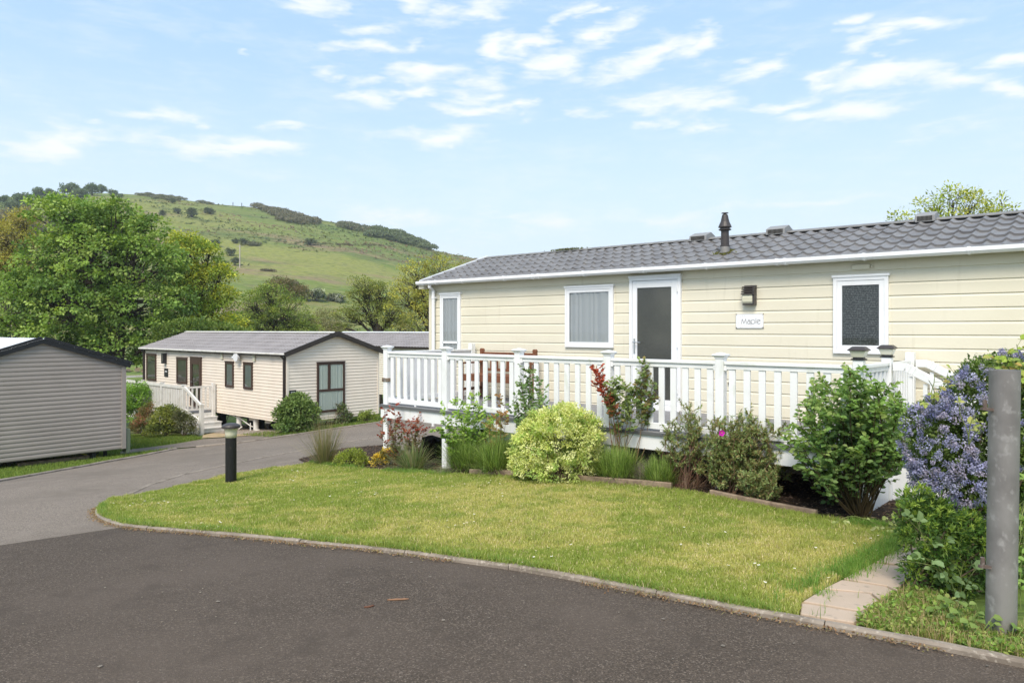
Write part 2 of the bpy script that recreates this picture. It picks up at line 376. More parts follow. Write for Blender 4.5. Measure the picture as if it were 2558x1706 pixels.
m_galv = mat('galvanized_steel', (.265,.255,.24), .55, .35, metal=.25, noise=(6,(.19,.18,.17),.40,.64,(1,1,.7)), noise2=(14,(.33,.32,.305),.56,.70,(1.6,1.6,1.3)), bump=(30,.2,.001))
m_rust = mat('rusty_bolt', (.12,.09,.075), .8, .3, noise=(40,(.22,.19,.17),.5,.7))
m_flue = mat('brown_black_flue', (.05,.043,.042), .45, .4)
m_lens = mat('cream_lens', (.62,.60,.46), .3, .5)
m_clear = mat('frosted_diffuser', (.72,.70,.58), .25, .5)
m_deckg = mat('grey_composite_board', (.23,.23,.24), .6, .3, noise=(6,(.19,.19,.195),.4,.7,(1,8,1)))
m_deckedge = mat('dark_grey_edge', (.12,.125,.13), .6, .3)
m_wood = mat('stained_bench_wood', (.20,.075,.035), .45, .4, noise=(12,(.12,.045,.02),.4,.7,(1,1,.15)))
m_timber = mat('sleeper_timber', (.30,.225,.16), .85, .2, noise=(10,(.18,.13,.095),.4,.65), bump=(25,.5,.004))
m_conc = mat('concrete_kerb', (.28,.235,.19), .9, .2, noise=(4,(.17,.14,.11),.42,.66), noise2=(40,(.40,.35,.29),.55,.7), bump=(60,.5,.003))
m_slab = mat('sandstone_paving', (.50,.39,.30), .85, .2, noise=(2.5,(.43,.34,.26),.4,.7), noise2=(16,(.30,.25,.20),.6,.75), bump=(14,.4,.004))
m_tarmac = speckle('dark_asphalt', (.082,.062,.046), (.21,.17,.135), [(.7,(.115,.088,.068),.42,.68,.7),(3.5,(.062,.047,.035),.56,.7,.5)], scale=150)
m_road = speckle('worn_asphalt', (.21,.172,.138), (.31,.265,.22), [(.5,(.165,.135,.107),.42,.65,.8),(3,(.24,.20,.163),.5,.7,.6)], scale=120)
m_soil = mat('soil', (.07,.048,.034), .95, .1, noise=(6,(.035,.025,.02),.4,.6), bump=(18,1,.03))
m_gravel = speckle('gravel', (.30,.25,.20), (.55,.50,.44), [(2,(.25,.2,.16),.5,.7,.5)], scale=30, bumpd=.02)
m_sand = mat('sandy_verge', (.42,.31,.2), .95, .1, noise=(4,(.30,.26,.13),.45,.65))
m_bark = mat('bark', (.085,.07,.055), .9, .1, noise=(8,(.045,.038,.03),.4,.7), bump=(20,.6,.02))
m_twig = mat('twig', (.10,.075,.05), .8, .1, attr=True)
m_leaf = mat('leaf', (.1,.2,.05), .5, .28, attr=True, trans=.34)
m_blade = mat('grass_blade', (.2,.28,.06), .6, .2, attr=True, trans=.3)
m_petal = mat('petal', (.5,.5,.5), .7, .1, attr=True, trans=.25)
# ---------------------------------------------------------------- ground, hill, roads, kerbs, lawn
_LT = np.random.default_rng(99).uniform(-1, 1, (256, 256))
def vn(x, y, k=0):
    x = np.asarray(x, float)+k*17.3+1000; y = np.asarray(y, float)+k*29.7+1000; i = np.floor(x).astype(int); j = np.floor(y).astype(int); u = sstep(x-i); v = sstep(y-j)
    g = lambda a, b: _LT[a % 256, b % 256]
    return (g(i, j)*(1-u)+g(i+1, j)*u)*(1-v)+(g(i, j+1)*(1-u)+g(i+1, j+1)*u)*v
def fbm(x, y, seed=0):
    r = 0; a = 1
    for k in range(4): r = r+a*vn(np.asarray(x)*.55*2.0**k, np.asarray(y)*.55*2.0**k, seed+k*3.7); a *= .6
    return r/1.5
m_hill = bpy.data.materials.new('meadow'); m_hill.use_nodes = True
t = m_hill.node_tree; p = t.nodes['Principled BSDF']; p.inputs['Roughness'].default_value = .95; p.inputs['Specular IOR Level'].default_value = .1
tcn = t.nodes.new('ShaderNodeTexCoord')
def hn(sc, st, det=5, dist=0):
    mp = t.nodes.new('ShaderNodeMapping'); mp.inputs['Scale'].default_value = st; t.links.new(tcn.outputs['Object'], mp.inputs[0])
    n = t.nodes.new('ShaderNodeTexNoise'); n.inputs['Scale'].default_value = sc; n.inputs['Detail'].default_value = det; n.inputs['Distortion'].default_value = dist
    t.links.new(mp.outputs[0], n.inputs['Vector']); return n.outputs['Fac']
def hr(f, lo, hi, amt=1):
    r = t.nodes.new('ShaderNodeMapRange'); r.interpolation_type = 'SMOOTHSTEP'; r.inputs[1].default_value = lo; r.inputs[2].default_value = hi; r.inputs[4].default_value = amt; t.links.new(f, r.inputs[0]); return r.outputs[0]
def hm(f, a, b):
    mx = t.nodes.new('ShaderNodeMix'); mx.data_type = 'RGBA'; t.links.new(f, mx.inputs[0])
    for i, v in ((6, a), (7, b)):
        if isinstance(v, tuple): mx.inputs[i].default_value = (*v, 1)
        else: t.links.new(v, mx.inputs[i])
    return mx.outputs[2]
c = hm(hr(hn(.02, (.6, 1.6, 1), 4), .4, .62), (.12,.18,.04), (.23,.245,.065))
c = hm(hr(hn(.045, (.5, 2, 1), 5, .6), .50, .66, .8), c, (.09,.125,.045))
c = hm(hr(hn(.03, (.7, 2.2, 1.2), 6, .5), .54, .66, .85), c, (.25,.175,.115))
c = hm(hr(hn(.25, (.6, 3.5, 1), 6), .42, .66, .75), c, (.24,.235,.09))
c = hm(hr(hn(.7, (.7, 3, 1), 5), .48, .68, .7), c, (.07,.095,.035))
t.links.new(c, p.inputs['Base Color'])
b = t.nodes.new('ShaderNodeBump'); b.inputs['Strength'].default_value = .6; b.inputs['Distance'].default_value = .5; t.links.new(hn(.8, (1, 1.6, 1), 6), b.inputs['Height']); t.links.new(b.outputs[0], p.inputs['Normal'])

s = np.linspace(-1, 1, 381); gxs = 720*np.sinh(5*s)/np.sinh(5)
s = np.linspace(-.55, 1, 421); gys = 8+820*np.sinh(5*s)/np.sinh(5)
GX, GY = np.meshgrid(gxs, gys); GZ = G(GX, GY)
mb = MB(); nu, nv = len(gxs), len(gys)
idx = np.arange(nu*nv).reshape(nv, nu)
mb.raw(np.stack([GX.ravel(), GY.ravel(), GZ.ravel()], 1), np.stack([idx[:-1, :-1].ravel(), idx[:-1, 1:].ravel(), idx[1:, 1:].ravel(), idx[1:, :-1].ravel()], 1))
tag(mb.build('ground', m_hill, smooth=True), kind='structure')

def S(pts): return [gp(*q)[:2] for q in pts]
KERB = S([(288,1251),(265,1262),(246,1275),(243,1287),(251,1299),(276,1311),(316,1322),(408,1330),(633,1349),(771,1364),(944,1380),(1143,1407),(1360,1438),(1697,1505),(2002,1563),(2167,1594),(2346,1627),(2558,1672)])
KERB = list(smoothline(KERB, 2))+[np.array((3.6, 2.35)), np.array((6.5, .9))]
LAWN_TOP = S([(286,1254),(330,1247),(373,1238),(440,1222),(531,1201),(600,1187),(680,1175),(774,1163)])
BED_EDGE = S([(774,1163),(830,1171),(900,1178),(1000,1186),(1100,1192),(1136,1193),(1302,1200),(1500,1217),(1742,1240),(1886,1272),(2096,1311),(2235,1338)])
BED_EDGE = list(smoothline(BED_EDGE, 1))
LAWN_R = S([(2262,1356),(2251,1378),(2150,1432),(2052,1487),(2003,1516),(1995,1550)])
k_in = [q for q in KERB if q[0] < LAWN_R[-1][0]-.02]
LAWN = LAWN_TOP+BED_EDGE+LAWN_R+k_in[::-1][:-1]
FAR = S([(-400,1290),(-100,1223),(0,1204),(150,1177),(260,1157),(316,1147),(400,1131),(439,1123),(490,1118),(594,1108),(680,1096),(800,1078),(944,1057),(1000,1048),(1100,1036),(1250,1016)])
ROADP = FAR+S([(1290,1062),(1216,1087),(1100,1130),(950,1150),(800,1160)])+LAWN_TOP[::-1]+[np.array(q) for q in S([(243,1287),(276,1311),(300,1322),(0,1367),(-400,1430)])]
tag(sheet('road', ROADP, .012, m_road, .5), kind='structure')
DARK = S([(316,1322),(300,1321),(160,1342),(0,1366),(-400,1430)])+[np.array(q) for q in ((-16,6.5),(-16,-7),(9,-7),(9,-.6))]+[q for q in KERB[::-1] if q[1] < 8.05 and not (q[0] < -3.9 and q[1] > 7.0)]
tag(sheet('driveway', DARK, .016, m_tarmac, .4), kind='structure')
# seam of the new surface against the old one stands a few millimetres proud
def strip(name, line, w, top, dep, m, seg=None, gap=.006, jit=0.0, rnd=.012, parent=None):
    P = resample(line, .12); d = np.gradient(P, axis=0); d /= np.linalg.norm(d, axis=1)[:, None]+1e-9
    nrm = np.stack([-d[:, 1], d[:, 0]], 1); z = G(P[:, 0], P[:, 1]); acc = np.concatenate([[0], np.cumsum(np.linalg.norm(np.diff(P, axis=0), axis=1))])
    mb = MB(); prof = [(-w/2, -dep), (-w/2, top-rnd), (-w/2+rnd, top), (w/2-rnd, top), (w/2, top-rnd), (w/2, -dep)]
    segs = [(0, len(P)-1)] if not seg else []
    if seg:
        a = 0
        while a < len(P)-1:
            bb = int(np.searchsorted(acc, acc[a]+seg*(1+rng.uniform(-.1, .1)))); bb = min(max(bb, a+1), len(P)-1); segs.append((a, bb)); a = bb
    for a, bb in segs:
        o = rng.uniform(-jit, jit, 2); vs = []
        for k in range(a, bb+1):
            sh = gap/2*(1 if k == a else -1 if k == bb else 0) if seg else 0
            for (q, h) in prof:
                vs.append((P[k, 0]+nrm[k, 0]*(q+o[0])+d[k, 0]*sh, P[k, 1]+nrm[k, 1]*(q+o[0])+d[k, 1]*sh, z[k]+h+(o[1] if h > 0 else 0)+(rng.uniform(-.0015, .0015))))
        n = len(prof); m_ = bb-a+1
        mb.raw(vs, [(i*n+k, i*n+k+1, (i+1)*n+k+1, (i+1)*n+k) for i in range(m_-1) for k in range(n-1)])
        b0 = mb.n-len(vs); mb.FN.append((np.array([[b0+k for k in range(n)]]), 0)); mb.FN.append((np.array([[b0+(m_-1)*n+k for k in range(n)][::-1]]), 0))
    return mb.build(name, m, parent)
tag(strip('kerb', KERB, .055, .052, .1, m_conc, .92, .007, .004), kind='structure')
tag(strip('kerb', FAR[:8], .10, .05, .1, m_conc, .92, .01, .004), kind='structure')
tag(strip('kerb', FAR[8:], .10, .05, .1, m_conc, .92, .01, .004), kind='structure')
tag(strip('kerb', S([(288,1251),(374,1213),(461,1186),(548,1167),(600,1156),(700,1136),(753,1127),(849,1108),(957,1091),(1093,1071),(1250,1048)]), .07, .022, .1, m_conc, .92, .006, .002, .006), kind='structure')
tag(strip('kerb', LAWN_TOP[:4], .05, .03, .1, m_conc, .9, .006, .003), kind='structure')
lawn = tag(sheet('lawn', LAWN, .035, (m_lawnbase := mat('lawn_thatch', (.26,.27,.08), .95, .1, noise=(2,(.20,.24,.06),.4,.62), noise2=(30,(.36,.32,.15),.5,.72), bump=(60,.8,.01))), .3, .05), kind='structure')
# flower bed and the ground below deck and caravan
def mw(t_, D): return np.array((t_*.766+D*.643, -t_*.643+D*.766))     # caravan frame -> world
BEDP = BED_EDGE+[mw(-1.3, 7.2), mw(-1.3, 9.6), mw(-8.6, 9.6), mw(-9.0, 8.2)]+S([(985,1112),(860,1122),(745,1150)])
tag(sheet('flower_bed', BEDP, .03, m_soil, .3), kind='structure')
tag(sheet('gravel_base', [mw(-10.6, 9.62), mw(.9, 9.62), mw(.9, 13.5), mw(-10.6, 13.5)], .03, m_gravel, .4), kind='structure')
# sandstone path
PATH = S([(2262,1350),(2251,1378),(2150,1432),(2052,1487),(2003,1516),(1998,1552),(2133,1578),(2200,1560),(2262,1490),(2330,1380)])+[mw(.2, 7.6), mw(-.6, 8.0)]
pth = sheet('path', PATH, .028, m_sand, .3); tag(pth, kind='structure')
# slabs laid in the path: irregular pieces, part of the paving
mb = MB()
def slab(pts):
    P = np.array([gp(*q)[:2] for q in pts]); c = P.mean(0); P = c+(P-c)*.965
    z = [float(G(*q))+.046 for q in P]; n = len(P)
    v = [(P[k, 0], P[k, 1], z[k]) for k in range(n)]+[(P[k, 0], P[k, 1], z[k]-.04) for k in range(n)]
    mb.raw(v, [tuple(range(n))]); b0 = mb.n-2*n
    mb.FN.append((np.array([(b0+(k+1) % n, b0+k, b0+n+k, b0+n+(k+1) % n) for k in range(n)]), 0))
for q in ([(2003,1520),(2052,1489),(2175,1500),(2200,1523),(2150,1545)], [(2000,1524),(2146,1548),(2210,1530),(2190,1556),(2133,1575),(1996,1552)],
          [(2056,1486),(2100,1464),(2214,1482),(2240,1496),(2205,1520),(2178,1498)], [(2104,1461),(2180,1420),(2275,1432),(2290,1440),(2242,1492),(2216,1480)],
          [(2184,1417),(2252,1380),(2330,1392),(2292,1436),(2276,1429)]): slab(q)
tag(mb.build('paving', m_slab, bevel=.006), kind='structure')
tag(sheet('footpath', S([(300,1127),(380,1118),(439,1110),(508,1098),(600,1092),(700,1083),(700,1089),(594,1106),(490,1117),(439,1121),(400,1125),(300,1136)]), .02, m_road, .5), kind='structure')
tag(sheet('sandy_verge', S([(505,1096),(507,1088),(560,1078),(640,1076),(700,1078),(700,1083),(600,1091)]), .025, m_sand, .5), kind='structure')

# blades of grass
def cols(pal, n, jit=.12):
    pal = np.array([q[:3] for q in pal]); w = None
    c = pal[rng.integers(0, len(pal), n)]; return np.clip(c*(1+rng.uniform(-jit, jit, (n, 1))), 0, 1)
def blades(mb, P, h, w, lean, col, tip=None):
    n = len(P); a = rng.uniform(0, 2*np.pi, n); t_ = np.stack([np.cos(a), np.sin(a), np.zeros(n)], 1)
    a2 = rng.uniform(0, 2*np.pi, n); l = (np.abs(rng.normal(0, 1, n))*lean)[:, None]*np.stack([np.cos(a2), np.sin(a2), np.zeros(n)], 1)
    h = np.broadcast_to(h, n)[:, None]; w = np.broadcast_to(w, n)[:, None]; up = np.array([[0, 0, 1.]])
    b0 = P-t_*w/2; b1 = P+t_*w/2; m0 = P+(up*.6+l*.35)*h-t_*w*.35; m1 = P+(up*.6+l*.35)*h+t_*w*.35; tp = P+(up*np.sqrt(np.clip(1-(l**2).sum(1, keepdims=True), .1, 1))+l)*h
    V = np.stack([b0, b1, m0, m1, tp], 1).reshape(-1, 3); i = np.arange(n)[:, None]*5
    C = np.repeat(col, 5, 0)
    if tip is not None: C.reshape(n, 5, 3)[:, 4] = tip
    mb.raw(V, i+np.array([[0, 1, 3, 2]]), C); b = mb.n-len(V)
    mb.FN.append((i+b+np.array([[2, 3, 4]]), 0))
def scatter(poly, n, ymin=None, power=0):
    q = np.array(poly); lo, hi = q.min(0), q.max(0); out = []; got = 0
    while got < n:
        P = rng.uniform(lo, hi, (n*2, 2)); P = P[in_poly(P, q)]
        if power: P = P[rng.uniform(0, 1, len(P)) < (4.2/np.maximum(np.hypot(P[:, 0], P[:, 1]), 4.2))**power]
        out.append(P); got += len(P)
    return np.concatenate(out)[:n]
LINSET = LAWN
P2 = scatter(LINSET, 330000, power=1.0)
def dist_line(P, line):
    L_ = resample(line, .08); r = np.full(len(P), 9.)
    for i in range(0, len(L_), 40):
        r = np.minimum(r, np.sqrt(((P[:, None]-L_[None, i:i+40])**2).sum(-1)).min(1))
    return r
dk = dist_line(P2, KERB[:-2]); db = dist_line(P2, BED_EDGE)
f1 = fbm(P2[:, 0]*1.1, P2[:, 1]*1.7, 2); f2 = fbm(P2[:, 0]*4.5, P2[:, 1]*6.0, 5)
yel = sstep((f1*.8+f2*.7+fbm(P2[:, 0]*14, P2[:, 1]*14, 9)*.6+.16)/1.5+.33)[:, None]; yel *= (sstep(np.minimum(dk, db)/.45)*.8+.2)[:, None]*.85
dry = (rng.uniform(0, 1, len(P2)) < .06+.16*yel[:, 0])[:, None]
gr = np.array([.29,.36,.075]); ye = np.array([.52,.49,.155]); st = np.array([.70,.60,.35])
C = gr*(1-yel)+ye*yel; C = np.where(dry, st, C)*(1+rng.uniform(-.22, .22, (len(P2), 1)))
edge = np.exp(-np.minimum(dk, db)/.10)
clump = np.clip(fbm(P2[:, 0]*6, P2[:, 1]*6, 11), 0, 1)
h = (.026+.014*rng.random(len(P2)))*(1-.25*yel[:, 0])*(1+.8*edge+1.1*clump)
z = G(P2[:, 0], P2[:, 1])+.033
mb = MB(); blades(mb, np.column_stack([P2, z]), h, .0042*(1+np.hypot(P2[:, 0], P2[:, 1])/14), .55, C)
tag(mb.build('lawn_grass', m_blade), 'short patchy yellow green grass covering the lawn inside the kerb', 'grass', kind='stuff')
# rougher grass on the verges across the road and behind the deck
mb = MB()
for q, n in ((S([(0,1202),(316,1145),(400,1129),(436,1122),(300,1137),(311,1118),(0,1165)]), 9000), (S([(311,1125),(439,1108),(505,1097),(470,1088),(300,1088)]), 9000),
             (S([(600,1089),(700,1077),(810,1064),(944,1041),(960,1040),(944,1055),(800,1076),(680,1094)]), 9000),(S([(1180,1090),(1216,1072),(1290,1056),(1290,1075),(1216,1094)]), 5000)):
    P = scatter(q, n); cc = cols([(.16,.24,.04),(.22,.27,.06),(.12,.19,.03)], n, .25)
    blades(mb, np.column_stack([P, G(P[:, 0], P[:, 1])]), .07+.04*rng.random(n), .012, .5, cc)
tag(mb.build('verge_grass', m_blade), 'rough green grass on the verges across the road', 'grass', kind='stuff')
# daisies
mb = MB(); D = []
for (cx, cy, n, sx_, sy_) in ((370,1262,14,40,8),(520,1313,10,25,6),(2155,1362,9,28,10),(1150,1310,10,30,14),(1340,1398,9,40,16),(1650,1330,6,80,30),(700,1180,16,60,8),(880,1210,14,200,16),(1100,1240,12,250,30),(1300,1225,9,200,20),(1900,1425,7,60,20),(640,1235,12,120,20),(2090,1440,5,20,10)):
    for _ in range(n): D.append(gp(cx+rng.normal(0, sx_), cy+rng.normal(0, sy_), .06))
D = np.array([q for q in D if in_poly(q[None, :2], LAWN)[0]])
for q in D:
    z = G(q[0], q[1])+.07+rng.uniform(0, .012); r = rng.uniform(.007, .0105); tx, ty = rng.uniform(-.3, .3, 2)
    ring = [(q[0]+r*math.cos(a), q[1]+r*math.sin(a), z+r*(tx*math.cos(a)+ty*math.sin(a))) for a in np.linspace(0, 2*math.pi, 10)[:-1]]
    mb.raw(ring, [tuple(range(9))], (.85, .85, .82)); mb.lathe([(.0005, .004), (.003, .003), (.003, 0)], (q[0], q[1], z), 6, col=(.7, .5, .05))
    mb.tube([(q[0], q[1], z-.05), (q[0], q[1], z)], .0008, 4, col=(.1, .2, .03))
tag(mb.build('daisies', m_petal), 'small white daisies dotted about the lawn', 'daisies', kind='stuff')
# dead leaf litter along the kerb, stone chips on the drive
mb = MB()
L_ = resample([q for q in KERB[6:-1]], .02); n = 2800; q = L_[rng.integers(0, len(L_), n)]; off = np.abs(rng.normal(0, .04, n))+.028
dd = np.gradient(L_, axis=0); 
idx_ = [int(np.argmin(((L_-a)**2).sum(1))) for a in q]; nr = np.array([[dd[i, 1], -dd[i, 0]]/(np.linalg.norm(dd[i])+1e-9) for i in idx_])
P = q+nr*off[:, None]; keep = vn(P[:, 0]*2.2, P[:, 1]*2.2, 12) > -.15; P = P[keep]; n = len(P); Pz = np.column_stack([P, G(P[:, 0], P[:, 1])+.028])
blades(mb, Pz, rng.uniform(.006, .018, n), .010, 2.0, cols([(.33,.20,.11),(.42,.29,.17),(.22,.13,.07),(.30,.26,.12)], n, .2))
tag(mb.build('leaf_litter', m_blade), 'brown dry litter gathered along the foot of the kerb', 'leaf litter', kind='stuff')
mb = MB()
for _ in range(360):
    x, y = rng.uniform(-4, 3), rng.uniform(2.6, 7); z = float(G(x, y))+.021; r = rng.uniform(.003, .007) if _ < 300 else rng.uniform(.006, .016)
    if not in_poly(np.array([[x, y]]), DARK)[0]: continue
    v = [(x+r*rng.uniform(.6, 1.2)*math.cos(a), y+r*rng.uniform(.6, 1.2)*math.sin(a), z+rng.uniform(0, .003)) for a in np.linspace(0, 6.28, 6)[:-1]]
    mb.raw(v+[(x, y, z+min(r*.6, .002))], [(0,1,5),(1,2,5),(2,3,5),(3,4,5),(4,0,5)], tuple(np.array((.27,.235,.195))*rng.uniform(.6, 1.1)))
tag(mb.build('stone_chips', m_petal), 'pale loose stone chips on the dark asphalt', 'stone chips', kind='stuff')
# timber edging of the bed: two long boards as one low edging
line = BED_EDGE
ed = empty('timber_edging', *gp(1500,1217), 0, 'low weathered timber board edging the flower bed', 'garden edging')
e1 = [q for q in line if gp(1140,1193)[0]-.02 < q[0] < gp(1742,1240)[0]-.01]; e2 = [q for q in line if gp(1742,1240)[0]+.01 < q[0] < gp(2100,1311)[0]]
a = strip('board', e1, .05, .12, .06, m_timber, rnd=.006); b = strip('board', e2, .05, .105, .06, m_timber, rnd=.006)
for o in (a, b):
    o.parent = ed; o.matrix_parent_inverse = Matrix.Translation(-Vector(ed.location))
# twigs and leaves lying on the drive
def twig(x0, y0, x1, y1, r, lab, c):
    a = gp(x0, y0); b = gp(x1, y1); d_ = (b-a); pts = [a+d_*k/5+np.array([rng.normal(0, .004), rng.normal(0, .004), .016+r]) for k in range(6)]
    mb = MB(); c_ = np.mean(pts, 0); mb.tube([p_-c_ for p_ in pts], [r*q for q in (.8, 1, 1.25, .95, 1.1, .7)], 7, col=c)
    o = mb.build('twig', m_twig, smooth=True); o.location = c_; tag(o, lab, 'twig', 'twigs lying on the drive')
twig(968,1506,1025,1505,.0055,'longer straight brown twig lying on the dark asphalt',(.26,.15,.09))
twig(911,1525,935,1520,.0055,'short dark brown twig beside the longer one on the asphalt',(.15,.075,.05))
# ---------------------------------------------------------------- mobile homes
class Fr:
    """frame of a building: local x along its long wall (towards the viewer's right), y away from the viewer, z up from zr"""
    def __init__(s, ox, oy, deg, zr): s.o = np.array([ox, oy]); s.a = math.radians(-deg); s.z = CZ+zr
    def root(s, name, x, y, z, **k):
        c, si = math.cos(s.a), math.sin(s.a)
        return empty(name, s.o[0]+x*c-y*si, s.o[1]+x*si+y*c, s.z+z, s.a, **k)
    def at(s, xs, ys, y=0.0):           # photo pixel -> (x, z) on the plane local y = const
        c, si = math.cos(s.a), math.sin(s.a); dx, dz = (xs-CXP)/F, (HY-ys)/F
        nx, ny = -si, c; o = s.o[0]*nx+s.o[1]*ny+y; k = o/(dx*nx+ny)
        px_, py_ = dx*k-s.o[0], k-s.o[1]
        return px_*c+py_*si, CZ+dz*k-s.z
    def w(s, x, y, z=0): c, si = math.cos(s.a), math.sin(s.a); return np.array([s.o[0]+x*c-y*si, s.o[1]+x*si+y*c, s.z+z])
def siding(mb, x0, x1, z0, z1, pitch, kind, zoff=0.0, axis='x', y=0.0, clip=None, sgn=-1):
    """lapped boards on the plane y (normal sgn*y), or x=const when axis='y'"""
    prof = []
    z = zoff
    while z > z0: z -= pitch
    while z < z1:
        if kind == 'lap': P = [(z+.0005, .002), (z+.004, .016), (z+pitch-.030, .015), (z+pitch-.006, .0035), (z+pitch, .0005)]
        else: P = [(z+.001, .000), (z+.010, .012), (z+pitch*.35, .0165), (z+pitch*.7, .0135), (z+pitch*.93, .005), (z+pitch, .000)]
        prof += [q for q in P if z0 <= q[0] <= z1]; z += pitch
    prof = [(z0, prof[0][1])]+prof+[(z1, prof[-1][1])]
    for (za, da), (zb, db) in zip(prof[:-1], prof[1:]):
        if zb-za < 1e-6: continue
        if clip: xa0, xa1 = clip(za); xb0, xb1 = clip(zb)
        else: xa0, xa1 = x0, x1; xb0, xb1 = x0, x1
        if xa1-xa0 < .01: continue
        if axis == 'x': v = [(xa0, y+sgn*da, za), (xa1, y+sgn*da, za), (xb1, y+sgn*db, zb), (xb0, y+sgn*db, zb)]
        else: v = [(y-sgn*da, xa0, za), (y-sgn*da, xa1, za), (y-sgn*db, xb1, zb), (y-sgn*db, xb0, zb)]
        mb.raw(v, [(0, 1, 2, 3)])
def tiles(mb, x0, x1, y0, z0, y1, z1, rows, per, amp, step, nper=10, ph=0.0):
    n = max(2, int((x1-x0)/per*nper)); xs = np.linspace(x0, x1, n)
    cz = ((.5+.5*np.cos((xs-x0+ph)/per*2*np.pi+.5*np.sin((xs-x0+ph)/per*2*np.pi)))**1.7)*amp
    Lh = math.hypot(y1-y0, z1-z0); ny, nz = -(z1-z0)/Lh, (y1-y0)/Lh; V = []
    sg = 1 if y1 > y0 else -1
    ny, nz = (ny, nz) if nz > 0 else (-ny, -nz)
    for r in range(rows):
        for f, hh in ((0, 0.0), (0, step), (.5, step*.62), (1, 0.001)):
            u = (r+f)/rows; yy = y0+(y1-y0)*u; zz = z0+(z1-z0)*u; h = cz*(1 if hh else .15)+hh
            V.append(np.stack([xs, yy+ny*h, zz+nz*h], 1))
    m = len(V); V = np.concatenate(V); i = np.arange(m*n).reshape(m, n)
    f = np.stack([i[:-1, :-1].ravel(), i[:-1, 1:].ravel(), i[1:, 1:].ravel(), i[1:, :-1].ravel()], 1)
    if sg < 0: f = f[:, ::-1]
    mb.raw(V, f)
def curtain(mb, x0, x1, z0, z1, y, amp=.012, per=.06, seed=0, side='x', lean=0.0):
    n = int((x1-x0)/.008)+2; xs = np.linspace(x0, x1, n); r = np.random.default_rng(seed)
    ph = np.cumsum(np.interp(np.arange(n), np.arange(0, n+12, 12), r.uniform(.3, 1.9, len(np.arange(0, n+12, 12)))))*2*np.pi*.008/per
    d = amp*np.sin(ph)*(.7+.3*np.sin(ph*.23)); zs = np.linspace(z0, z1, 5); V = []
    for z in zs:
        if side == 'x': V.append(np.stack([xs, y+d, np.full(n, z)], 1))
        else: V.append(np.stack([y+d, xs, np.full(n, z)], 1))
    i = np.arange(5*n).reshape(5, n)
    mb.raw(np.concatenate(V), np.stack([i[:-1, :-1].ravel(), i[:-1, 1:].ravel(), i[1:, 1:].ravel(), i[1:, :-1].ravel()], 1))
def frame_boxes(mb, x0, x1, z0, z1, w, y0, y1, side='x'):
    def B(a, b, c, d):
        if side == 'x': mb.box(a, b, y0, y1, c, d)
        else: mb.box(y0, y1, a, b, c, d)
    B(x0, x0+w, z0, z1); B(x1-w, x1, z0, z1); B(x0+w, x1-w, z0, z0+w); B(x0+w, x1-w, z1-w, z1)
def window(root, name, x0, x1, z0, z1, mf, fw=.055, out=.055, cur='curtain', seed=0, sash=True, transom=None, side='x', ysg=-1, base=0.0, mcur=None):
    """a window set on the wall plane; depth: backing, curtain, glass, frame"""
    s = ysg
    def Y(a): return base+s*a
    def yy(a, b): return (min(Y(a), Y(b)), max(Y(a), Y(b)))
    mb = MB(); a, b = yy(.0, out); frame_boxes(mb, x0, x1, z0, z1, fw*.62, a, b, side)
    a, b = yy(.0, out+.012)
    if side == 'x': mb.box(x0-.015, x1+.015, a, b, z1-.002, z1+.028)
    else: mb.box(a, b, x0-.015, x1+.015, z1-.002, z1+.028)
    f = mb.build(name, mf, root, bevel=.003)
    if sash:
        mb = MB(); a, b = yy(.0, out-.008); e = fw*.62+.001; frame_boxes(mb, x0+e, x1-e, z0+e, z1-e, fw*.8, a, b, side)
        if transom:
            for (tx0, tx1, tz0, tz1) in transom:
                if side == 'x': mb.box(tx0, tx1, a, b, tz0, tz1)
                else: mb.box(a, b, tx0, tx1, tz0, tz1)
        mb.build('sash', mf, f, bevel=.002)
    mb = MB(); e = fw*.62+(fw*.7 if sash else 0)
    a = Y(.018)
    if side == 'x': mb.raw([(x0+e, a, z0+e), (x1-e, a, z0+e), (x1-e, a, z1-e), (x0+e, a, z1-e)], [(0, 1, 2, 3)])
    else: mb.raw([(a, x0+e, z0+e), (a, x1-e, z0+e), (a, x1-e, z1-e), (a, x0+e, z1-e)], [(0, 1, 2, 3)])
    mb.build('backing', m_dark if cur != 'room' else m_darkroom, f)
    if cur in ('curtain', 'blind'):
        mb = MB()
        if cur == 'curtain':
            curtain(mb, x0+e+.02, x1-e-.004, z0+e, z1-e, Y(.029), .0085, .11, seed, side); mb.build('curtain', mcur or m_curtain, f, smooth=True)
        else:
            nz = int((z1-z0-2*e)/.022)
            for k in range(nz):
                z = z0+e+k*.022; a, b = yy(.026, .032); mb.box(x0+e, x1-e, a, b, z+.002, z+.019)
            mb.build('blind', m_blind, f)
    mb = MB(); a = Y(.0395)
    if side == 'x': mb.raw([(x0+e, a, z0+e), (x1-e, a, z0+e), (x1-e, a, z1-e), (x0+e, a, z1-e)], [(0, 1, 2, 3)])
    else: mb.raw([(a, x0+e, z0+e), (a, x1-e, z0+e), (a, x1-e, z1-e), (a, x0+e, z1-e)], [(0, 1, 2, 3)])
    mb.build('pane', m_glass, f)
    return f

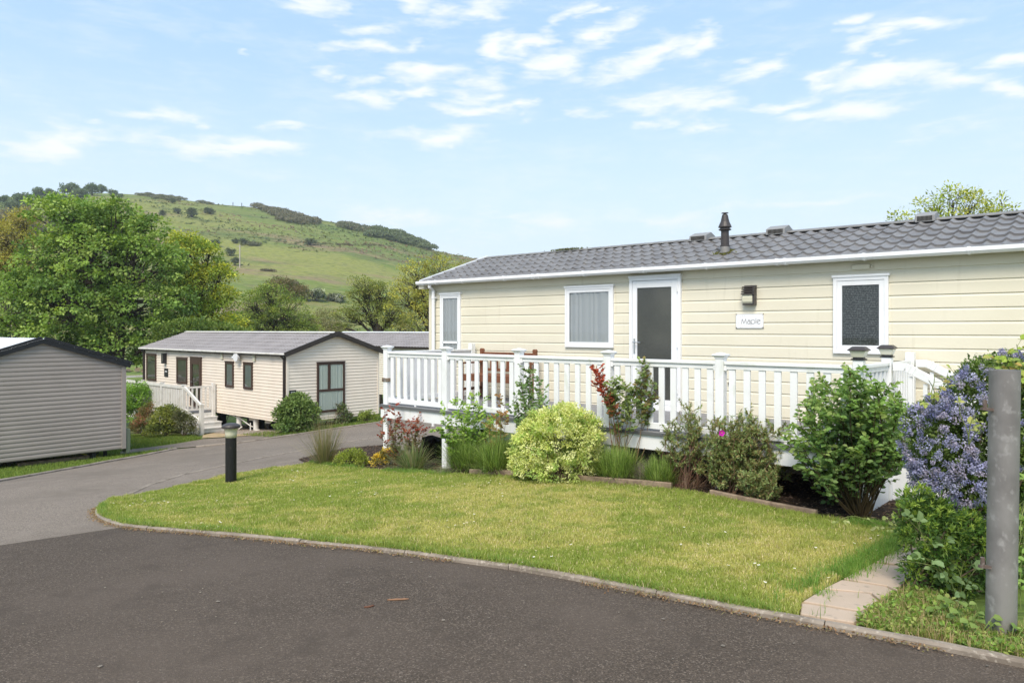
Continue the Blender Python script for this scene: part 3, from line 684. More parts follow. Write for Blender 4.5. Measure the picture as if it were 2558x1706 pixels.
# ================= the main cream home
A = 50.0
o = mw(-10.43, 9.92); FM = Fr(o[0], o[1], 90-A, 0.0)   # local z is height relative to the eye
ZG = -2.15
home = FM.root('mobile_home', 0, 0, 0, label='large cream mobile home with charcoal tiled roof and white door behind the white deck', cat='mobile home')
LEN, WID = 11.8, 3.7
mb = MB(); siding(mb, 0, LEN, -1.40, .93, .1625, 'lap', .747)
wall = mb.build('wall', m_cream, home)
mb = MB(); mb.box(.02, LEN-.02, .002, WID-.002, -1.40, .90)
def gclip(z): h = (z-.90)/(1.52-.90)*WID/2; return (max(0, h), min(WID, WID-h)) if z > .9 else (0, WID)
for xx in (0.0, LEN):
    siding(mb, 0, 0, -1.40, 1.50, .1625, 'lap', .747, 'y', xx, gclip, 1 if xx == 0 else -1)
    mb.raw([(abs(xx-.02), 0, .9), (abs(xx-.02), WID, .9), (abs(xx-.02), WID/2, 1.52)], [(0, 1, 2)])
mb.build('wall', m_cream, home)
mb = MB(); mb.box(-.028, .075, -.028, -.018, -1.40, .93); mb.box(-.028, -.018, -.018, .08, -1.40, .93)
mb.build('corner_trim', m_cream, home, bevel=.003)
# roof
mb = MB(); yE, zE, yR, zR = -.13, .905, WID/2, 1.535
tiles(mb, -.15, LEN+.15, yE, zE, yR, zR, 6, .192, .034, .030)
tiles(mb, -.15, LEN+.15, WID-yE, zE, yR, zR, 6, .192, .030, .020, 4)
mb.raw([(-.15, yE+.02, zE-.02), (LEN+.15, yE+.02, zE-.02), (LEN+.15, yR, zR-.02), (-.15, yR, zR-.02), (LEN+.15, WID-yE-.02, zE-.02), (-.15, WID-yE-.02, zE-.02)], [(3,2,1,0),(3,5,4,2)])
roof = mb.build('roof', m_tile, home, smooth=False)
mb = MB(); mb.prismx([(yR-.11, zR+.012), (yR-.11, zR+.024), (yR, zR+.062), (yR+.11, zR+.024), (yR+.11, zR+.012), (yR, zR+.05)], -.16, LEN+.16)
mb.build('ridge_cap', m_galv, roof)
mb = MB()
mb.beam((-.175, yE-.0, zE+.035), (-.175, yR, zR+.04), .035, .075); mb.beam((-.175, WID-yE, zE+.035), (-.175, yR, zR+.04), .035, .075)
mb.build('bargeboard', m_white, roof, bevel=.004)
mb = MB(); mb.prismx([(-.02, .80), (-.17, .80), (-.17, .87), (-.02, .87)], -.17, -.03); mb.build('soffit_box', m_cream, home)
# moss
mb = MB(); rr = np.random.default_rng(3)
# gutter
mb = MB(); gy = [(-.125+.0, .945), (-.235, .945), (-.235, .935), (-.238, .90), (-.215, .872), (-.15, .868), (-.125, .878)]
mb.prismx(gy[::-1], -.19, LEN+.2)
gut = mb.build('gutter', m_white, home, smooth=False)
mb = MB(); gx0, _ = FM.at(1050, 710, -.2)
for xs in (1053, 1086, 1070, 1151, 1256, 1329, 1343, 1455, 1605, 1762, 1939, 1960, 2157, 2420):
    x, _ = FM.at(xs, 690, -.23); w_ = .016; mb = MB()
    mb.prismx([(-.12, .951), (-.241, .951), (-.246, .90), (-.22, .864), (-.15, .860), (-.12, .868)][::-1], x-w_, x+w_); mb.build('gutter_bracket', m_white, gut)
mb = MB(); xd, _ = FM.at(1083, 800, -.07)
mb.tube([(xd, -.18, .86), (xd, -.18, .83), (xd, -.075, .76), (xd, -.075, -1.9)], .034, 14); 
for z in (.62, -.45, -1.25): mb.tube([(xd, -.075, z-.02), (xd, -.075, z+.02)], .041, 14); mb.box(xd-.012, xd+.06, -.06, -.02, z-.012, z+.012)
mb.build('downpipe', m_white, home, smooth=False)
# windows and door
def W2(xa, ya, xb, yb, y=-.05): x0, z1 = FM.at(xa, ya, y); x1, _ = FM.at(xb, yb, y); _, z0 = FM.at((xa+xb)/2, yb, y); _, z1 = FM.at((xa+xb)/2, ya, y); return x0, x1, z0, z1
x0, x1, z0, z1 = W2(1099, 735, 1149, 900)
zt = FM.at(1124, 855.5, -.05)[1]
window(home, 'window', x0, x1, z0, z1, m_white, seed=1, transom=[(x0+.06, x1-.06, zt-.022, zt+.022)])
x0, x1, z0, z1 = W2(1411, 717, 1531, 868)
window(home, 'window', x0, x1, z0, z1, m_white, seed=2, fw=.06)
x0, x1, z0, z1 = W2(2081, 691, 2219, 884)
window(home, 'window', x0, x1, z0, z1, m_white, seed=3, cur='blind', fw=.075)
x0, x1, z0, z1 = W2(1573, 692, 1701, 1019)
mb = MB(); frame_boxes(mb, x0, x1, z0, z1, .05, -.07, 0); mb.box(x0-.01, x1+.01, -.085, 0, z1-.001, z1+.03); mb.box(x0-.005, x1+.005, -.12, 0, z0-.03, z0)
df = mb.build('door_frame', m_white, home, bevel=.003)
mb = MB(); e = .054; gx0, gz1 = FM.at(1591, 716, -.06); gx1, gz0 = FM.at(1676, 1001, -.06)
gz1 = z1-.16; gz0 = z0+.13; gx0 = x0+.135; gx1 = x1-.155
mb.box(x0+e, gx0, -.062, -.012, z0+e, z1-e); mb.box(gx1, x1-e, -.062, -.012, z0+e, z1-e); mb.box(gx0, gx1, -.062, -.012, z0+e, gz0); mb.box(gx0, gx1, -.062, -.012, gz1, z1-e)
dr = mb.build('door', m_white, home, bevel=.004)
mb = MB(); mb.box(gx0, gx1, -.045, -.03, gz0, gz1); mb.build('pane', m_obscure, dr)
mb = MB(); hx = x0+.095; _, hz = FM.at(1583, 855, -.08)
mb.box(hx-.014, hx+.014, -.074, -.060, hz-.17, hz+.06); mb.tube([(hx, -.072, hz), (hx, -.115, hz)], .009, 10); mb.tube([(hx, -.112, hz), (hx+.13, -.112, hz-.003)], .008, 10); mb.box(hx-.006, hx+.006, -.078, -.07, hz-.125, hz-.09)
mb.build('handle', m_metal, dr)
for ys in (720, 860, 975): _, zz = FM.at(1695, ys, -.07); mb = MB(); mb.tube([(x1-.045, -.078, zz-.055), (x1-.045, -.078, zz+.055)], .010, 10); mb.build('hinge', m_white, dr)
x0, x1, z0, z1 = W2(2126, 660, 2177, 674)
mb = MB(); mb.box(x0, x1-.02, -.045, -.012, z0+.004, z1); mb.tube([(x1-.01, -.04, (z0+z1)/2), (x1+.012, -.02, (z0+z1)/2)], .02, 10); mb.build('air_vent', m_cream, home, bevel=.008)
# joint strip above the door, small socket low on the wall
mb = MB(); xj, _ = FM.at(1704, 690, 0); mb.box(xj-.012, xj+.012, -.022, -.014, .62, .93); mb.build('joint_strip', m_cream, home)
mb = MB(); xv, zv = FM.at(1823, 957, 0); mb.tube([(xv, -.035, zv), (xv, -.012, zv)], .018, 10); mb.tube([(xv, -.05, zv), (xv, -.03, zv)], .008, 8); mb.build('pipe_outlet', m_rust, home)
# ridge vents
for (xa, xb) in ((1731, 1785), (1921, 1980), (2290, 2352)):
    ya = HY; xa_, _ = FM.at(xa, 560, yR-.06); xb_, _ = FM.at(xb-12, 560, yR-.06)
    mb = MB(); zt = zR+.045
    mb.prismx([(yR-.20, zt-.055), (yR-.20, zt+.035), (yR-.165, zt+.05), (yR, zt+.105), (yR+.17, zt+.05), (yR+.2, zt-.05)], xa_, xb_)
    v = mb.build('roof_vent', m_galv2 if 'm_galv2' in globals() else (m_galv2 := mat('grey_vent_plastic', (.26,.26,.26), .6, .3)), roof, bevel=.006)
    mb = MB(); n = 12
    for k in range(n):
        u = xa_+.03+(xb_-xa_-.06)*(k+.15)/n; mb.box(u, u+(xb_-xa_-.06)/n*.62, yR-.206, yR-.19, zt-.04, zt+.025)
    mb.build('grille', m_dark, v)
# flue: find where the photo's base pixel meets the roof slope
best = None
for yy_ in np.linspace(yE, yR, 200):
    x, z = FM.at(1811, 634, yy_); zr_ = zE+(zR-zE)*(yy_-yE)/(yR-yE)+.02
    if best is None or abs(z-zr_) < best[0]: best = (abs(z-zr_), x, yy_, zr_)
_, fx, fy, fz = best; _, ft = FM.at(1811, 532, fy); H = ft-fz
fl = MB(); fl.lathe([(.072, -.04), (.069, H*.19)], (fx, fy, fz), 24); fb = fl.build('flue', m_galv, roof, smooth=False)
fl = MB(); fl.lathe([(.072, H*.17), (.072, H*.205), (.062, H*.21), (.058, H*.56), (.075, H*.565), (.094, H*.58), (.094, H*.595), (.075, H*.60), (.07, H*.635), (.098, H*.64), (.098, H*.66), (.068, H*.775), (.065, H*.78), (.045, H*.93), (.044, H*.935), (.035, H*.96), (.02, H*.97), (.02, H*.98), (.052, H*.985), (.05, H)], (fx, fy, fz), 28)
fl.build('flue_cap', m_flue, fb, smooth=False)
mb = MB(); q = np.random.default_rng(5); n = 260; r_ = np.abs(q.normal(0, .055, n))+.06; a_ = q.uniform(0, 6.28, n)
P = np.stack([fx+r_*np.cos(a_), fy+r_*np.sin(a_), np.zeros(n)], 1); P[:, 2] = zE+(zR-zE)*(P[:, 1]-yE)/(yR-yE)+.03
blades(mb, P, .03, .02, 1.0, cols([(.16,.17,.04),(.22,.20,.06),(.10,.11,.03)], n)); tag(mb.build('moss', m_blade, roof), kind='stuff')
mb = MB(); xq, _ = FM.at(1415, 628, yR-.1); n = 160; P = np.stack([xq+q.normal(0, .16, n), yR-.1+q.normal(0, .03, n), np.full(n, zR+.045)], 1)
blades(mb, P, .045, .02, 1.0, cols([(.10,.12,.03),(.16,.15,.06)], n)); tag(mb.build('moss', m_blade, roof), kind='stuff')
# chassis and supports
mb = MB()
for yy_ in (.75, 2.9): mb.box(-.0, LEN, yy_-.04, yy_+.04, -1.62, -1.402)
for xx in np.arange(.6, LEN, 1.4):
    for yy_ in (.75, 2.9): mb.box(xx-.11, xx+.11, yy_-.11, yy_+.11, ZG-.3, -1.621)
mb.build('chassis', m_black, home)

# wall light, name plate (fixed to the wall but things of their own)
def to_root(fr, name, x, y, z, **k): return fr.root(name, x, y, z, **k)
xl, zl = FM.at(1871, 738, -.05); s_ = 1.0
wl = FM.root('wall_light', xl, -.02, zl, label='brown louvred wall light with cream lens above the Maple name plate', cat='wall light')
mb = MB(); mb.box(-.075, .10, -.018, .0, -.135, .14); mb.box(.074, .10, -.095, -.018, -.135, .12); mb.box(-.075, .074, -.08, -.018, -.135, -.118)
for k in range(4): mb.prismx([(-.018, .125-k*.032), (-.055-k*.014, .125-k*.032), (-.075-k*.014, .108-k*.032), (-.018, .108-k*.032)][::-1], -.09, .10)
mb.build('housing', m_flue, wl, bevel=.003)
mb = MB(); mb.prismx([(-.02, .02), (-.085, .02), (-.10, -.03), (-.095, -.09), (-.075, -.117), (-.02, -.117)][::-1], -.073, .072); mb.build('lens', m_lens, wl, bevel=.006)
x0, x1, z0, z1 = W2(1838, 784, 1907, 820, -.03)
npl = FM.root('name_plate', (x0+x1)/2, -.018, (z0+z1)/2, label='white sign reading Maple on the cream wall', cat='sign')
hw, hh = (x1-x0)/2, (z1-z0)/2; c_ = .02
poly = [(-hw+c_, -hh), (hw-c_, -hh), (hw, -hh+c_), (hw, hh-c_), (hw-c_, hh), (-hw+c_, hh), (-hw, hh-c_), (-hw, -hh+c_)]
mb = MB(); n = 8
mb.raw([(x, -.012, z) for x, z in poly]+[(x, .004, z) for x, z in poly], [(k, n+k, n+(k+1) % n, (k+1) % n) for k in range(n)]); mb.FN.append((np.array([list(range(n))]), 0))
mb.build('plate', m_white, npl)
mb = MB()
pi = [(x*.985, z*.97) for x, z in poly]
for k in range(n):
    a = Vector((pi[k][0], -.0128, pi[k][1])); b = Vector((pi[(k+1) % n][0], -.0128, pi[(k+1) % n][1])); mb.beam(a, b, .0015, .004, (0, -1, .001))
m_ink = mat('sign_ink', (.035,.035,.04), .6, .2)
mb.build('border', mat('sign_border_grey', (.25,.25,.25), .5, .3), npl)
mb = MB()
for sx_ in (-1, 1):
    for sz_ in (-1, 1): mb = MB(); mb.tube([(sx_*(hw-.004), -.016, sz_*(hh-.004)), (sx_*(hw-.004), .004, sz_*(hh-.004))], .0055, 10); mb.build('screw', m_rust, npl)
mb = MB()
for k, (u, v, r) in enumerate(((803,420,26),(930,440,20),(1005,520,18),(687,517,26),(597,657,24),(560,828,24),(596,988,24),(695,1087,24),(825,1066,19),(922,992,18))):
    x = (u-1232)/(2060-405)*2*hw; z = -(v-740)/(1170-325)*2*hh; r_ = r*.0001*1.15
    mb = MB(); mb.tube([(x, -.0123, z), (x, -.0138, z)], r_, 8); mb.build('dot', m_ink, npl)
def text(s, size, x, z, y, root, m, name='lettering', rot=(math.pi/2, 0, 0), sx=1.0, align='LEFT', off=0):
    cu = bpy.data.curves.new(name, 'FONT'); cu.body = s; cu.size = size; cu.extrude = .0006; cu.align_x = align; cu.offset = off
    to = bpy.data.objects.new(name, cu); COL.objects.link(to)
    dg = bpy.context.evaluated_depsgraph_get(); me = bpy.data.meshes.new_from_object(to.evaluated_get(dg)); bpy.data.objects.remove(to)
    me.transform(Matrix.Translation((x, y, z)) @ Matrix.Rotation(rot[2], 4, 'Z') @ Matrix.Rotation(rot[0], 4, 'X') @ Matrix.Diagonal((sx, 1, 1, 1)))
    me.materials.append(m); o = bpy.data.objects.new(name, me); COL.objects.link(o); o.parent = root; return o
# thin drawn letters of the name, as strokes
def stroke(mb, pts, r):
    P = [Vector(((u-1232)/(2060-405)*2*hw, -.0132, -(v-740)/(1170-325)*2*hh)) for u, v in pts]
    for a, b in zip(P[:-1], P[1:]): mb.beam(a, b+(b-a).normalized()*r*.4, .0012, r*2, (0, -1, .001)) if False else mb.tube([a, b], r, 6)
def arc(cx, cy, rx, ry, a0, a1, n=16): return [(cx+rx*math.cos(math.radians(a0+(a1-a0)*k/n)), cy-ry*math.sin(math.radians(a0+(a1-a0)*k/n))) for k in range(n+1)]
mb = MB(); r_ = .0022
stroke(mb, [(740,905),(800,620),(900,880),(1003,615),(1060,905)], r_)
stroke(mb, arc(1195, 825, 80, 85, 0, 360), r_); stroke(mb, arc(1205, 740, 65, 70, 160, 0)+[(1272, 900)], r_)
stroke(mb, [(1330,680),(1330,980)], r_); stroke(mb, arc(1445, 785, 115, 120, 0, 360, 20), r_)
stroke(mb, [(1620,580),(1620,900)], r_)
stroke(mb, [(1700,805),(1870,715)]+arc(1790, 785, 108, 122, 30, 325, 20), r_)
mb.build('lettering', m_ink, npl)
mb = MB()
for k in range(14):
    u = 1290+k*44; h_ = 16 if k % 3 else 26
    if k == 7: continue
    stroke(mb, [(u, 1090), (u+8, 1090-h_*2)], .0006); stroke(mb, [(u+10, 1090-h_), (u+24, 1088)], .0006)
mb.build('small_lettering', mat('faint_grey_ink', (.5,.5,.5), .6, .2), npl)

# ================= the deck
# posts at t positions along the front; deck between D_front and the wall
DF = 7.76-9.92; X_P = [-9.19+10.43, -7.82+10.43, -6.385+10.43, -4.917+10.43, -3.43+10.43, -1.977+10.43]
zF = -1.225; zTop = -.36
deck = FM.root('deck', X_P[2], DF, ZG, label='white railed deck with grey boards running along the cream home', cat='deck')
LO = np.array([X_P[2], DF, ZG])          # deck children are written in home coordinates, moved here
class DB(MB):
    off = LO
    def build(s, *a, **k): s.V = [v-s.off for v in s.V]; return super().build(*a, **k)
xL, xR = X_P[0]-.05, X_P[-1]+.05
mb = DB(); nb_ = int((xR-xL)/.146)
for k in range(nb_+1):
    a = xL-.03+k*.146; b = min(a+.140, xR+.03)
    if b-a > .02:
        mb.box(a, b, DF-.085, -.03, zF-.028, zF)
mb.build('floor', m_deckg, deck, bevel=.002)
mb = DB(); mb.box(xL-.034, xR+.034, DF-.105, DF-.0855, zF-.04, zF-.001); mb.build('board_edge', m_deckedge, deck, bevel=.002)
mb = DB(); mb.box(xL-.03, xR+.03, DF-.075, DF-.06, zF-.215, zF-.042); mb.build('fascia', m_white2, deck)
mb = DB(); mb.box(xL-.03, xL-.015, DF-.059, -.05, zF-.215, zF-.03); mb.build('fascia', m_white2, deck)
mb = DB(); mb.box(xR+.015, xR+.03, DF-.059, -.05, zF-.215, zF-.03); mb.build('fascia', m_white2, deck)
mb = DB()
for xx in np.arange(xL+.1, xR, .6): mb.box(xx, xx+.045, DF+.06, -.06, zF-.19, zF-.029)
mb.build('joist', m_black, deck)
def post(x, y, top, cap=True, bot=None, w_=.05):
    gx = FM.w(x, y); bot = float(G(gx[0], gx[1]))-CZ if bot is None else bot
    mb = DB(); mb.box(x-w_, x+w_, y-w_, y+w_, bot-.05, top); p_ = mb.build('post', m_white2, deck, bevel=.006)
    if cap:
        mb = DB(); a = w_+.006; b = w_+.028
        def ring(h, z): return [(x-h, y-h, z), (x+h, y-h, z), (x+h, y+h, z), (x-h, y+h, z)]
        R = [ring(a, top-.012), ring(a, top), ring(b, top+.022), ring(b, top+.032), ring(.012, top+.055)]
        v = sum(R, []); mb.raw(v, [(4*i+k, 4*i+(k+1) % 4, 4*i+4+(k+1) % 4, 4*i+4+k) for i in range(4) for k in range(4)]); b0 = mb.n-20
        mb.FN.append((np.array([[b0+16, b0+17, b0+18, b0+19]]), 0)); mb.FN.append((np.array([[b0+3, b0+2, b0+1, b0]]), 0))
        mb.build('post_cap', m_white2, p_)
    return p_
for i, x in enumerate(X_P): post(x, DF, zTop+.045 if i < 5 else zTop+.055, cap=i < 5)
Y2 = DF+.98; zl2 = -.325
post(X_P[-1]+.04, Y2, zTop+.055, cap=False); post(X_P[-1]+.06, -.12, zTop+.055+.03, cap=False); 
post(X_P[0]+.0, -.14, zTop+.10, cap=False)
def rail(p0, p1, w_, h_, name='top_rail', n_=0, both=True):
    mb = DB(); mb.beam(p0, p1, w_, h_); return mb.build(name, m_white2, deck, bevel=.006)
def bay(x0, y0, x1, y1, n, zt=zTop, zb=zF+.065, zt1=None, alongy=False):
    zt1 = zt if zt1 is None else zt1
    d_ = Vector((x1-x0, y1-y0, 0)); L_ = d_.length; d_.normalize(); e = .05
    a = Vector((x0, y0, 0))+d_*e; b = Vector((x1, y1, 0))-d_*e
    mb = DB(); mb.beam((a.x, a.y, zt-.018), (b.x, b.y, zt1-.018), .085, .036)
    mb.beam((a.x, a.y, zt-.063), (b.x, b.y, zt1-.063), .045, .052)
    for q in (a, b):
        c_ = q+(d_*.012 if q is a else -d_*.012); zz = zt if q is a else zt1; mb.beam(c_-d_*.012, c_+d_*.012, .06, .085) if False else mb.box(c_.x-.016, c_.x+.016, c_.y-.034, c_.y+.034, zz-.105, zz-.037)
    mb.build('top_rail', m_white2, deck, bevel=.005)
    mb = DB(); mb.beam((a.x, a.y, zb-.0), (b.x, b.y, zb-.0), .045, .075)
    m_ = (a+b)/2; mb.box(m_.x-.018, m_.x+.018, m_.y-.018, m_.y+.018, zF, zb-.038)
    mb.build('bottom_rail', m_white2, deck, bevel=.005)
    for k in range(n):
        u = (k+.5+.0)/n; c_ = a+(b-a)*u; zz = zt+(zt1-zt)*u
        mb = DB(); h_ = .037; th = .013
        if alongy: mb.box(c_.x-th, c_.x+th, c_.y-h_, c_.y+h_, zb+.037, zz-.089)
        else: mb.box(c_.x-h_, c_.x+h_, c_.y-th, c_.y+th, zb+.037, zz-.089)
        mb.build('baluster', m_white2, deck, bevel=.003)
for i in range(5): bay(X_P[i], DF, X_P[i+1], DF, 9 if i in (3,) else 8)
bay(X_P[0], DF, X_P[0], -.14, 12, alongy=True, zt1=zTop+.0)
bay(X_P[-1], DF, X_P[-1]+.04, Y2, 6, alongy=True)
# gate across the stairs
mb = DB(); gx_ = X_P[-1]+.06
mb.box(gx_-.02, gx_+.02, Y2+.07, -.19, zTop-.06, zTop-.01); mb.box(gx_-.02, gx_+.02, Y2+.07, -.19, zF+.06, zF+.12)
for yy_ in np.linspace(Y2+.09, -.21, 8): mb.box(gx_-.012, gx_+.012, yy_-.022, yy_+.022, zF+.121, zTop-.061)
mb.build('gate', m_white2, deck, bevel=.004)
# stairs going down to the right with handrails
sl = (-.644+.35)/.544
for yy_, nm in ((Y2, 0), (-.12, 1)):
    xs_ = X_P[-1]+.05+nm*.02; zt = zTop-.01
    for zz, nm2 in ((zt, 'handrail'), (zF+.13, 'stair_rail')):
        mb = DB(); p0 = Vector((xs_+.05, yy_, zz-.04)); p1 = p0+Vector((.13, 0, 0)); p2 = p1+Vector((1.05, 0, 1.05*sl))
        mb.beam(p0, p1, .07, .085); mb.beam(p1+Vector((-.01, 0, .0)), p2, .07, .085)
        dn = (p2-p1).normalized(); mb.beam(p1+dn*.02, p1+dn*.045, .078, .093); mb.beam(p1+dn*.07, p1+dn*.095, .078, .093)
        mb.build(nm2, m_white2, deck, bevel=.004)
    gx2 = FM.w(xs_+1.28, yy_); b_ = float(G(gx2[0], gx2[1]))-CZ
    post(xs_+1.28, yy_, zt+1.15*sl+.04, bot=b_)
    for k in range(7):
        u = .22+k*.14; mb = DB(); zt_ = zt-.09+(u-.13)*sl; zb_ = zF+.09+(u-.13)*sl; mb.box(xs_+u-.02, xs_+u+.02, yy_-.012, yy_+.012, zb_+.02, zt_+.0); mb.build('baluster', m_white2, deck)
gstep = float(G(*FM.w(X_P[-1]+.7, Y2+.5)[:2]))-CZ; nst = 3; rise = (zF-gstep)/(nst+1)
for k in range(nst):
    x = X_P[-1]+.06+k*.28; z = zF-rise*(k+1); mb = DB(); mb.box(x, x+.30, Y2+.06, -.14, z-.03, z); mb.build('step', m_deckg, deck, bevel=.003)
    mb = DB(); mb.box(x-.012, x+.003, Y2+.06, -.14, z+.001, z+rise-.031); mb.build('riser', m_white2, deck)
mb = DB()
for yy_ in (Y2+.04,):
    x0_ = X_P[-1]+.06; v = [(x0_, yy_, zF-.05), (x0_+1.0, yy_, zF-rise*3.2), (x0_+1.0, yy_, gstep-.1), (x0_, yy_, gstep-.1)]
    mb.raw(v+[(a, b+.015, c) for a, b, c in v], [(0,3,2,1),(4,5,6,7),(0,1,5,4),(1,2,6,5)])
mb.build('skirt_panel', m_white2, deck)
mb = DB(); y_ = DF+.06; g0 = float(G(*FM.w(X_P[4]+.2, y_)[:2]))-CZ
xa_ = X_P[-1]+.055
mb.box(xa_, xa_+.016, DF+.05, Y2-.05, gstep-.05, zF-.22); mb.build('skirt_panel', m_white2, deck)
# rope knot round the left corner post
mb = DB()
for z in np.linspace(-.845, -.80, 4): mb.tube([(X_P[0]+.06*sx_, DF+.06*sy_, z+rng.uniform(-.004, .004)) for sx_, sy_ in ((-1,-1),(1,-1),(1,1),(-1,1),(-1,-1))], .008, 6)
mb.build('rope_binding', m_timber, deck)
# solar lamps on two posts
def solar(x, y, z, lab):
    r = FM.root('post_light', x, y, z, label=lab, cat='solar light', group='solar lamps on the deck posts')
    def loft(rings, name, m, par):
        mb = MB(); v = [p_ for h, zz in rings for p_ in ((-h, -h, zz), (h, -h, zz), (h, h, zz), (-h, h, zz))]; n_ = len(rings)
        mb.raw(v, [(4*i+k, 4*i+(k+1) % 4, 4*i+4+(k+1) % 4, 4*i+4+k) for i in range(n_-1) for k in range(4)])
        mb.FN.append((np.array([[3, 2, 1, 0]]), 0)); b0 = 4*(n_-1); mb.FN.append((np.array([[b0, b0+1, b0+2, b0+3]]), 0)); return mb.build(name, m, par, bevel=.002)
    loft([(.062, -.012), (.062, 0), (.048, .001), (.048, .014)], 'base', m_black, r)
    loft([(.050, .0145), (.053, .02), (.073, .075), (.073, .08)], 'diffuser', m_clear, r)
    loft([(.088, .0805), (.088, .09), (.055, .12), (.05, .122)], 'cap', m_flue, r)
solar(X_P[-1], DF, zTop+.067, 'left solar lamp with dark pyramid cap, on the deck corner post behind the rose')
solar(X_P[-1]+.04, Y2, zTop+.067, 'right solar lamp with dark pyramid cap, on the post where the stair handrail starts')

# bench on the deck
bx0, bx1, by0, by1 = 10.43-8.84, 10.43-7.62, 9.14-9.92, 9.69-9.92
bn = FM.root('bench', bx0, by1, zF, label='brown stained wooden bench with arms standing on the deck against the cream wall', cat='bench')
class BB(MB):
    def build(s, *a, **k): s.V = [v-np.array([bx0, by1, zF]) for v in s.V]; return super().build(*a, **k)
wl_ = bx1-bx0
for x, y, h_, nm in ((bx0, by1, .84, 'leg'), (bx1, by1, .84, 'leg'), (bx0, by0, .62, 'leg'), (bx1, by0, .62, 'leg')):
    mb = BB(); mb.box(x-.032, x+.032, y-.032, y+.032, zF, zF+h_)
    if h_ > .7: mb.tube([(x, y-.035, zF+h_+.012), (x, y+.035, zF+h_+.012)], .034, 14)
    mb.build(nm, m_wood, bn, bevel=.004)
for x in (bx0, bx1):
    mb = BB(); mb.box(x-.035, x+.035, by0-.05, by1-.033, zF+.621, zF+.65); mb.build('arm', m_wood, bn, bevel=.004)
    mb = BB(); mb.box(x-.015, x+.015, by0+.033, by1-.033, zF+.15, zF+.20); mb.build('stretcher', m_wood, bn)
mb = BB()
for k in range(6): y = by0-.02+k*.088; mb.box(bx0+.036, bx1-.036, y, y+.07, zF+.42, zF+.445)
mb.build('seat', m_wood, bn, bevel=.003)
mb = BB(); mb.box(bx0+.033, bx1-.033, by0-.022, by0+.012, zF+.33, zF+.418); mb.build('apron', m_wood, bn, bevel=.003)
mb = BB(); mb.box(bx0+.033, bx1-.033, by1-.02, by1+.015, zF+.76, zF+.82); mb.box(bx0+.033, bx1-.033, by1-.02, by1+.015, zF+.48, zF+.53)
for k in range(9): x = bx0+.1+(wl_-.2)*k/8; mb.box(x-.028, x+.028, by1-.012, by1+.007, zF+.531, zF+.759)
mb.build('backrest', m_wood, bn, bevel=.003)

# ================= the beige home with the brown windows
FB = Fr(-7.13, 22.8, 41.4, 0.0)
hb = FB.root('mobile_home', 0, 0, 0, label='beige mobile home with brown window frames across the road', cat='mobile home')
LB, WB, zb0, ze, zr2 = 10.9, 3.62, -2.97, -.80, -.19
mb = MB(); siding(mb, -LB, 0, zb0, ze, .104, 'round', -.85); mb.build('wall', m_beige, hb)
def gcl(z, e=ze, r=zr2, w=WB): h = (z-e)/(r-e)*w/2; return (max(0, h), min(w, w-h)) if z > e else (0, w)
mb = MB(); siding(mb, 0, 0, zb0, zr2-.04, .104, 'round', -.85, 'y', 0.0, gcl, -1)
mb.build('wall', m_beige, hb)
mb = MB(); siding(mb, 0, 0, zb0, zr2-.04, .104, 'round', -.85, 'y', -LB, gcl, 1); mb.box(-LB+.01, -.01, .01, WB, zb0, ze); mb.build('wall', m_beige, hb)
mb = MB(); tiles(mb, -LB-.12, .12, -.14, ze+.02, WB/2, zr2+.05, 6, .2, .03, .022, 8); tiles(mb, -LB-.12, .12, WB+.14, ze+.02, WB/2, zr2+.05, 6, .2, .03, .022, 4)
mb.raw([(-LB-.1, -.12, ze), (.1, -.12, ze), (.1, WB/2, zr2+.03), (-LB-.1, WB/2, zr2+.03), (.1, WB+.12, ze), (-LB-.1, WB+.12, ze)], [(3,2,1,0),(3,5,4,2)])
rb = mb.build('roof', m_tile2, hb)
mb = MB(); y_ = WB/2; z_ = zr2+.08; mb.prismx([(y_-.1, z_-.005), (y_-.1, z_+.01), (y_, z_+.04), (y_+.1, z_+.01), (y_+.1, z_-.005), (y_, z_+.02)], -LB-.13, .1); mb.build('ridge_cap', m_whitedirty, rb)
mb = MB()
for s_ in (0, 1):
    a = Vector((.15, -.16 if s_ == 0 else WB+.16, ze+.0)); b = Vector((.15, WB/2, zr2+.055)); mb.beam(a, b, .03, .15); mb.beam(a+Vector((.02, 0, -.045)), b+Vector((.02, 0, -.045)), .02, .03)
mb.box(.13, .172, WB/2-.1, WB/2+.1, zr2-.06, zr2+.125)
mb.build('bargeboard', m_dkbrown, rb)
mb = MB(); mb.box(-LB-.14, .14, -.20, -.13, ze-.005, ze+.05); gb = mb.build('gutter', m_whitedirty, hb, bevel=.012)
mb = MB(); mb.box(-LB-.10, .05, -.15, -.023, ze-.05, ze-.006)
for xs in (574, 700, 868, 985, 1160, 1335, 1665, 1860, 2065): x, _ = FB.at(280+xs/5.226, 875, -.15); mb.box(x-.1, x+.1, -.19, -.151, ze-.04, ze-.008)
mb.build('fascia', m_dkbrown, hb)
for x in (-.06, -LB+.07):
    mb = MB(); mb.tube([(x, -.165, ze), (x, -.165, ze-.05), (x, -.065, ze-.15), (x, -.065, -2.6)], .035, 10); mb.box(x-.045, x+.045, -.05, -.022, zb0, ze-.051); mb.build('downpipe', m_dkbrown, hb)
mb = MB(); mb.box(-.001, .028, -.023, .06, zb0, ze); mb.box(.0, .028, WB-.05, WB+.02, zb0, ze); mb.build('corner_trim', m_beige, hb)
def WBX(a, b, c, d): # crop pixels
    s = 5.226; xa, ya, xb, yb = 280+a/s, 820+b/s, 280+c/s, 820+d/s; xm = (xa+xb)/2
    x0, _ = FB.at(xa, ya, -.05); x1, _ = FB.at(xb, yb, -.05); return x0, x1, FB.at(xm, yb, -.05)[1], FB.at(xm, ya, -.05)[1]
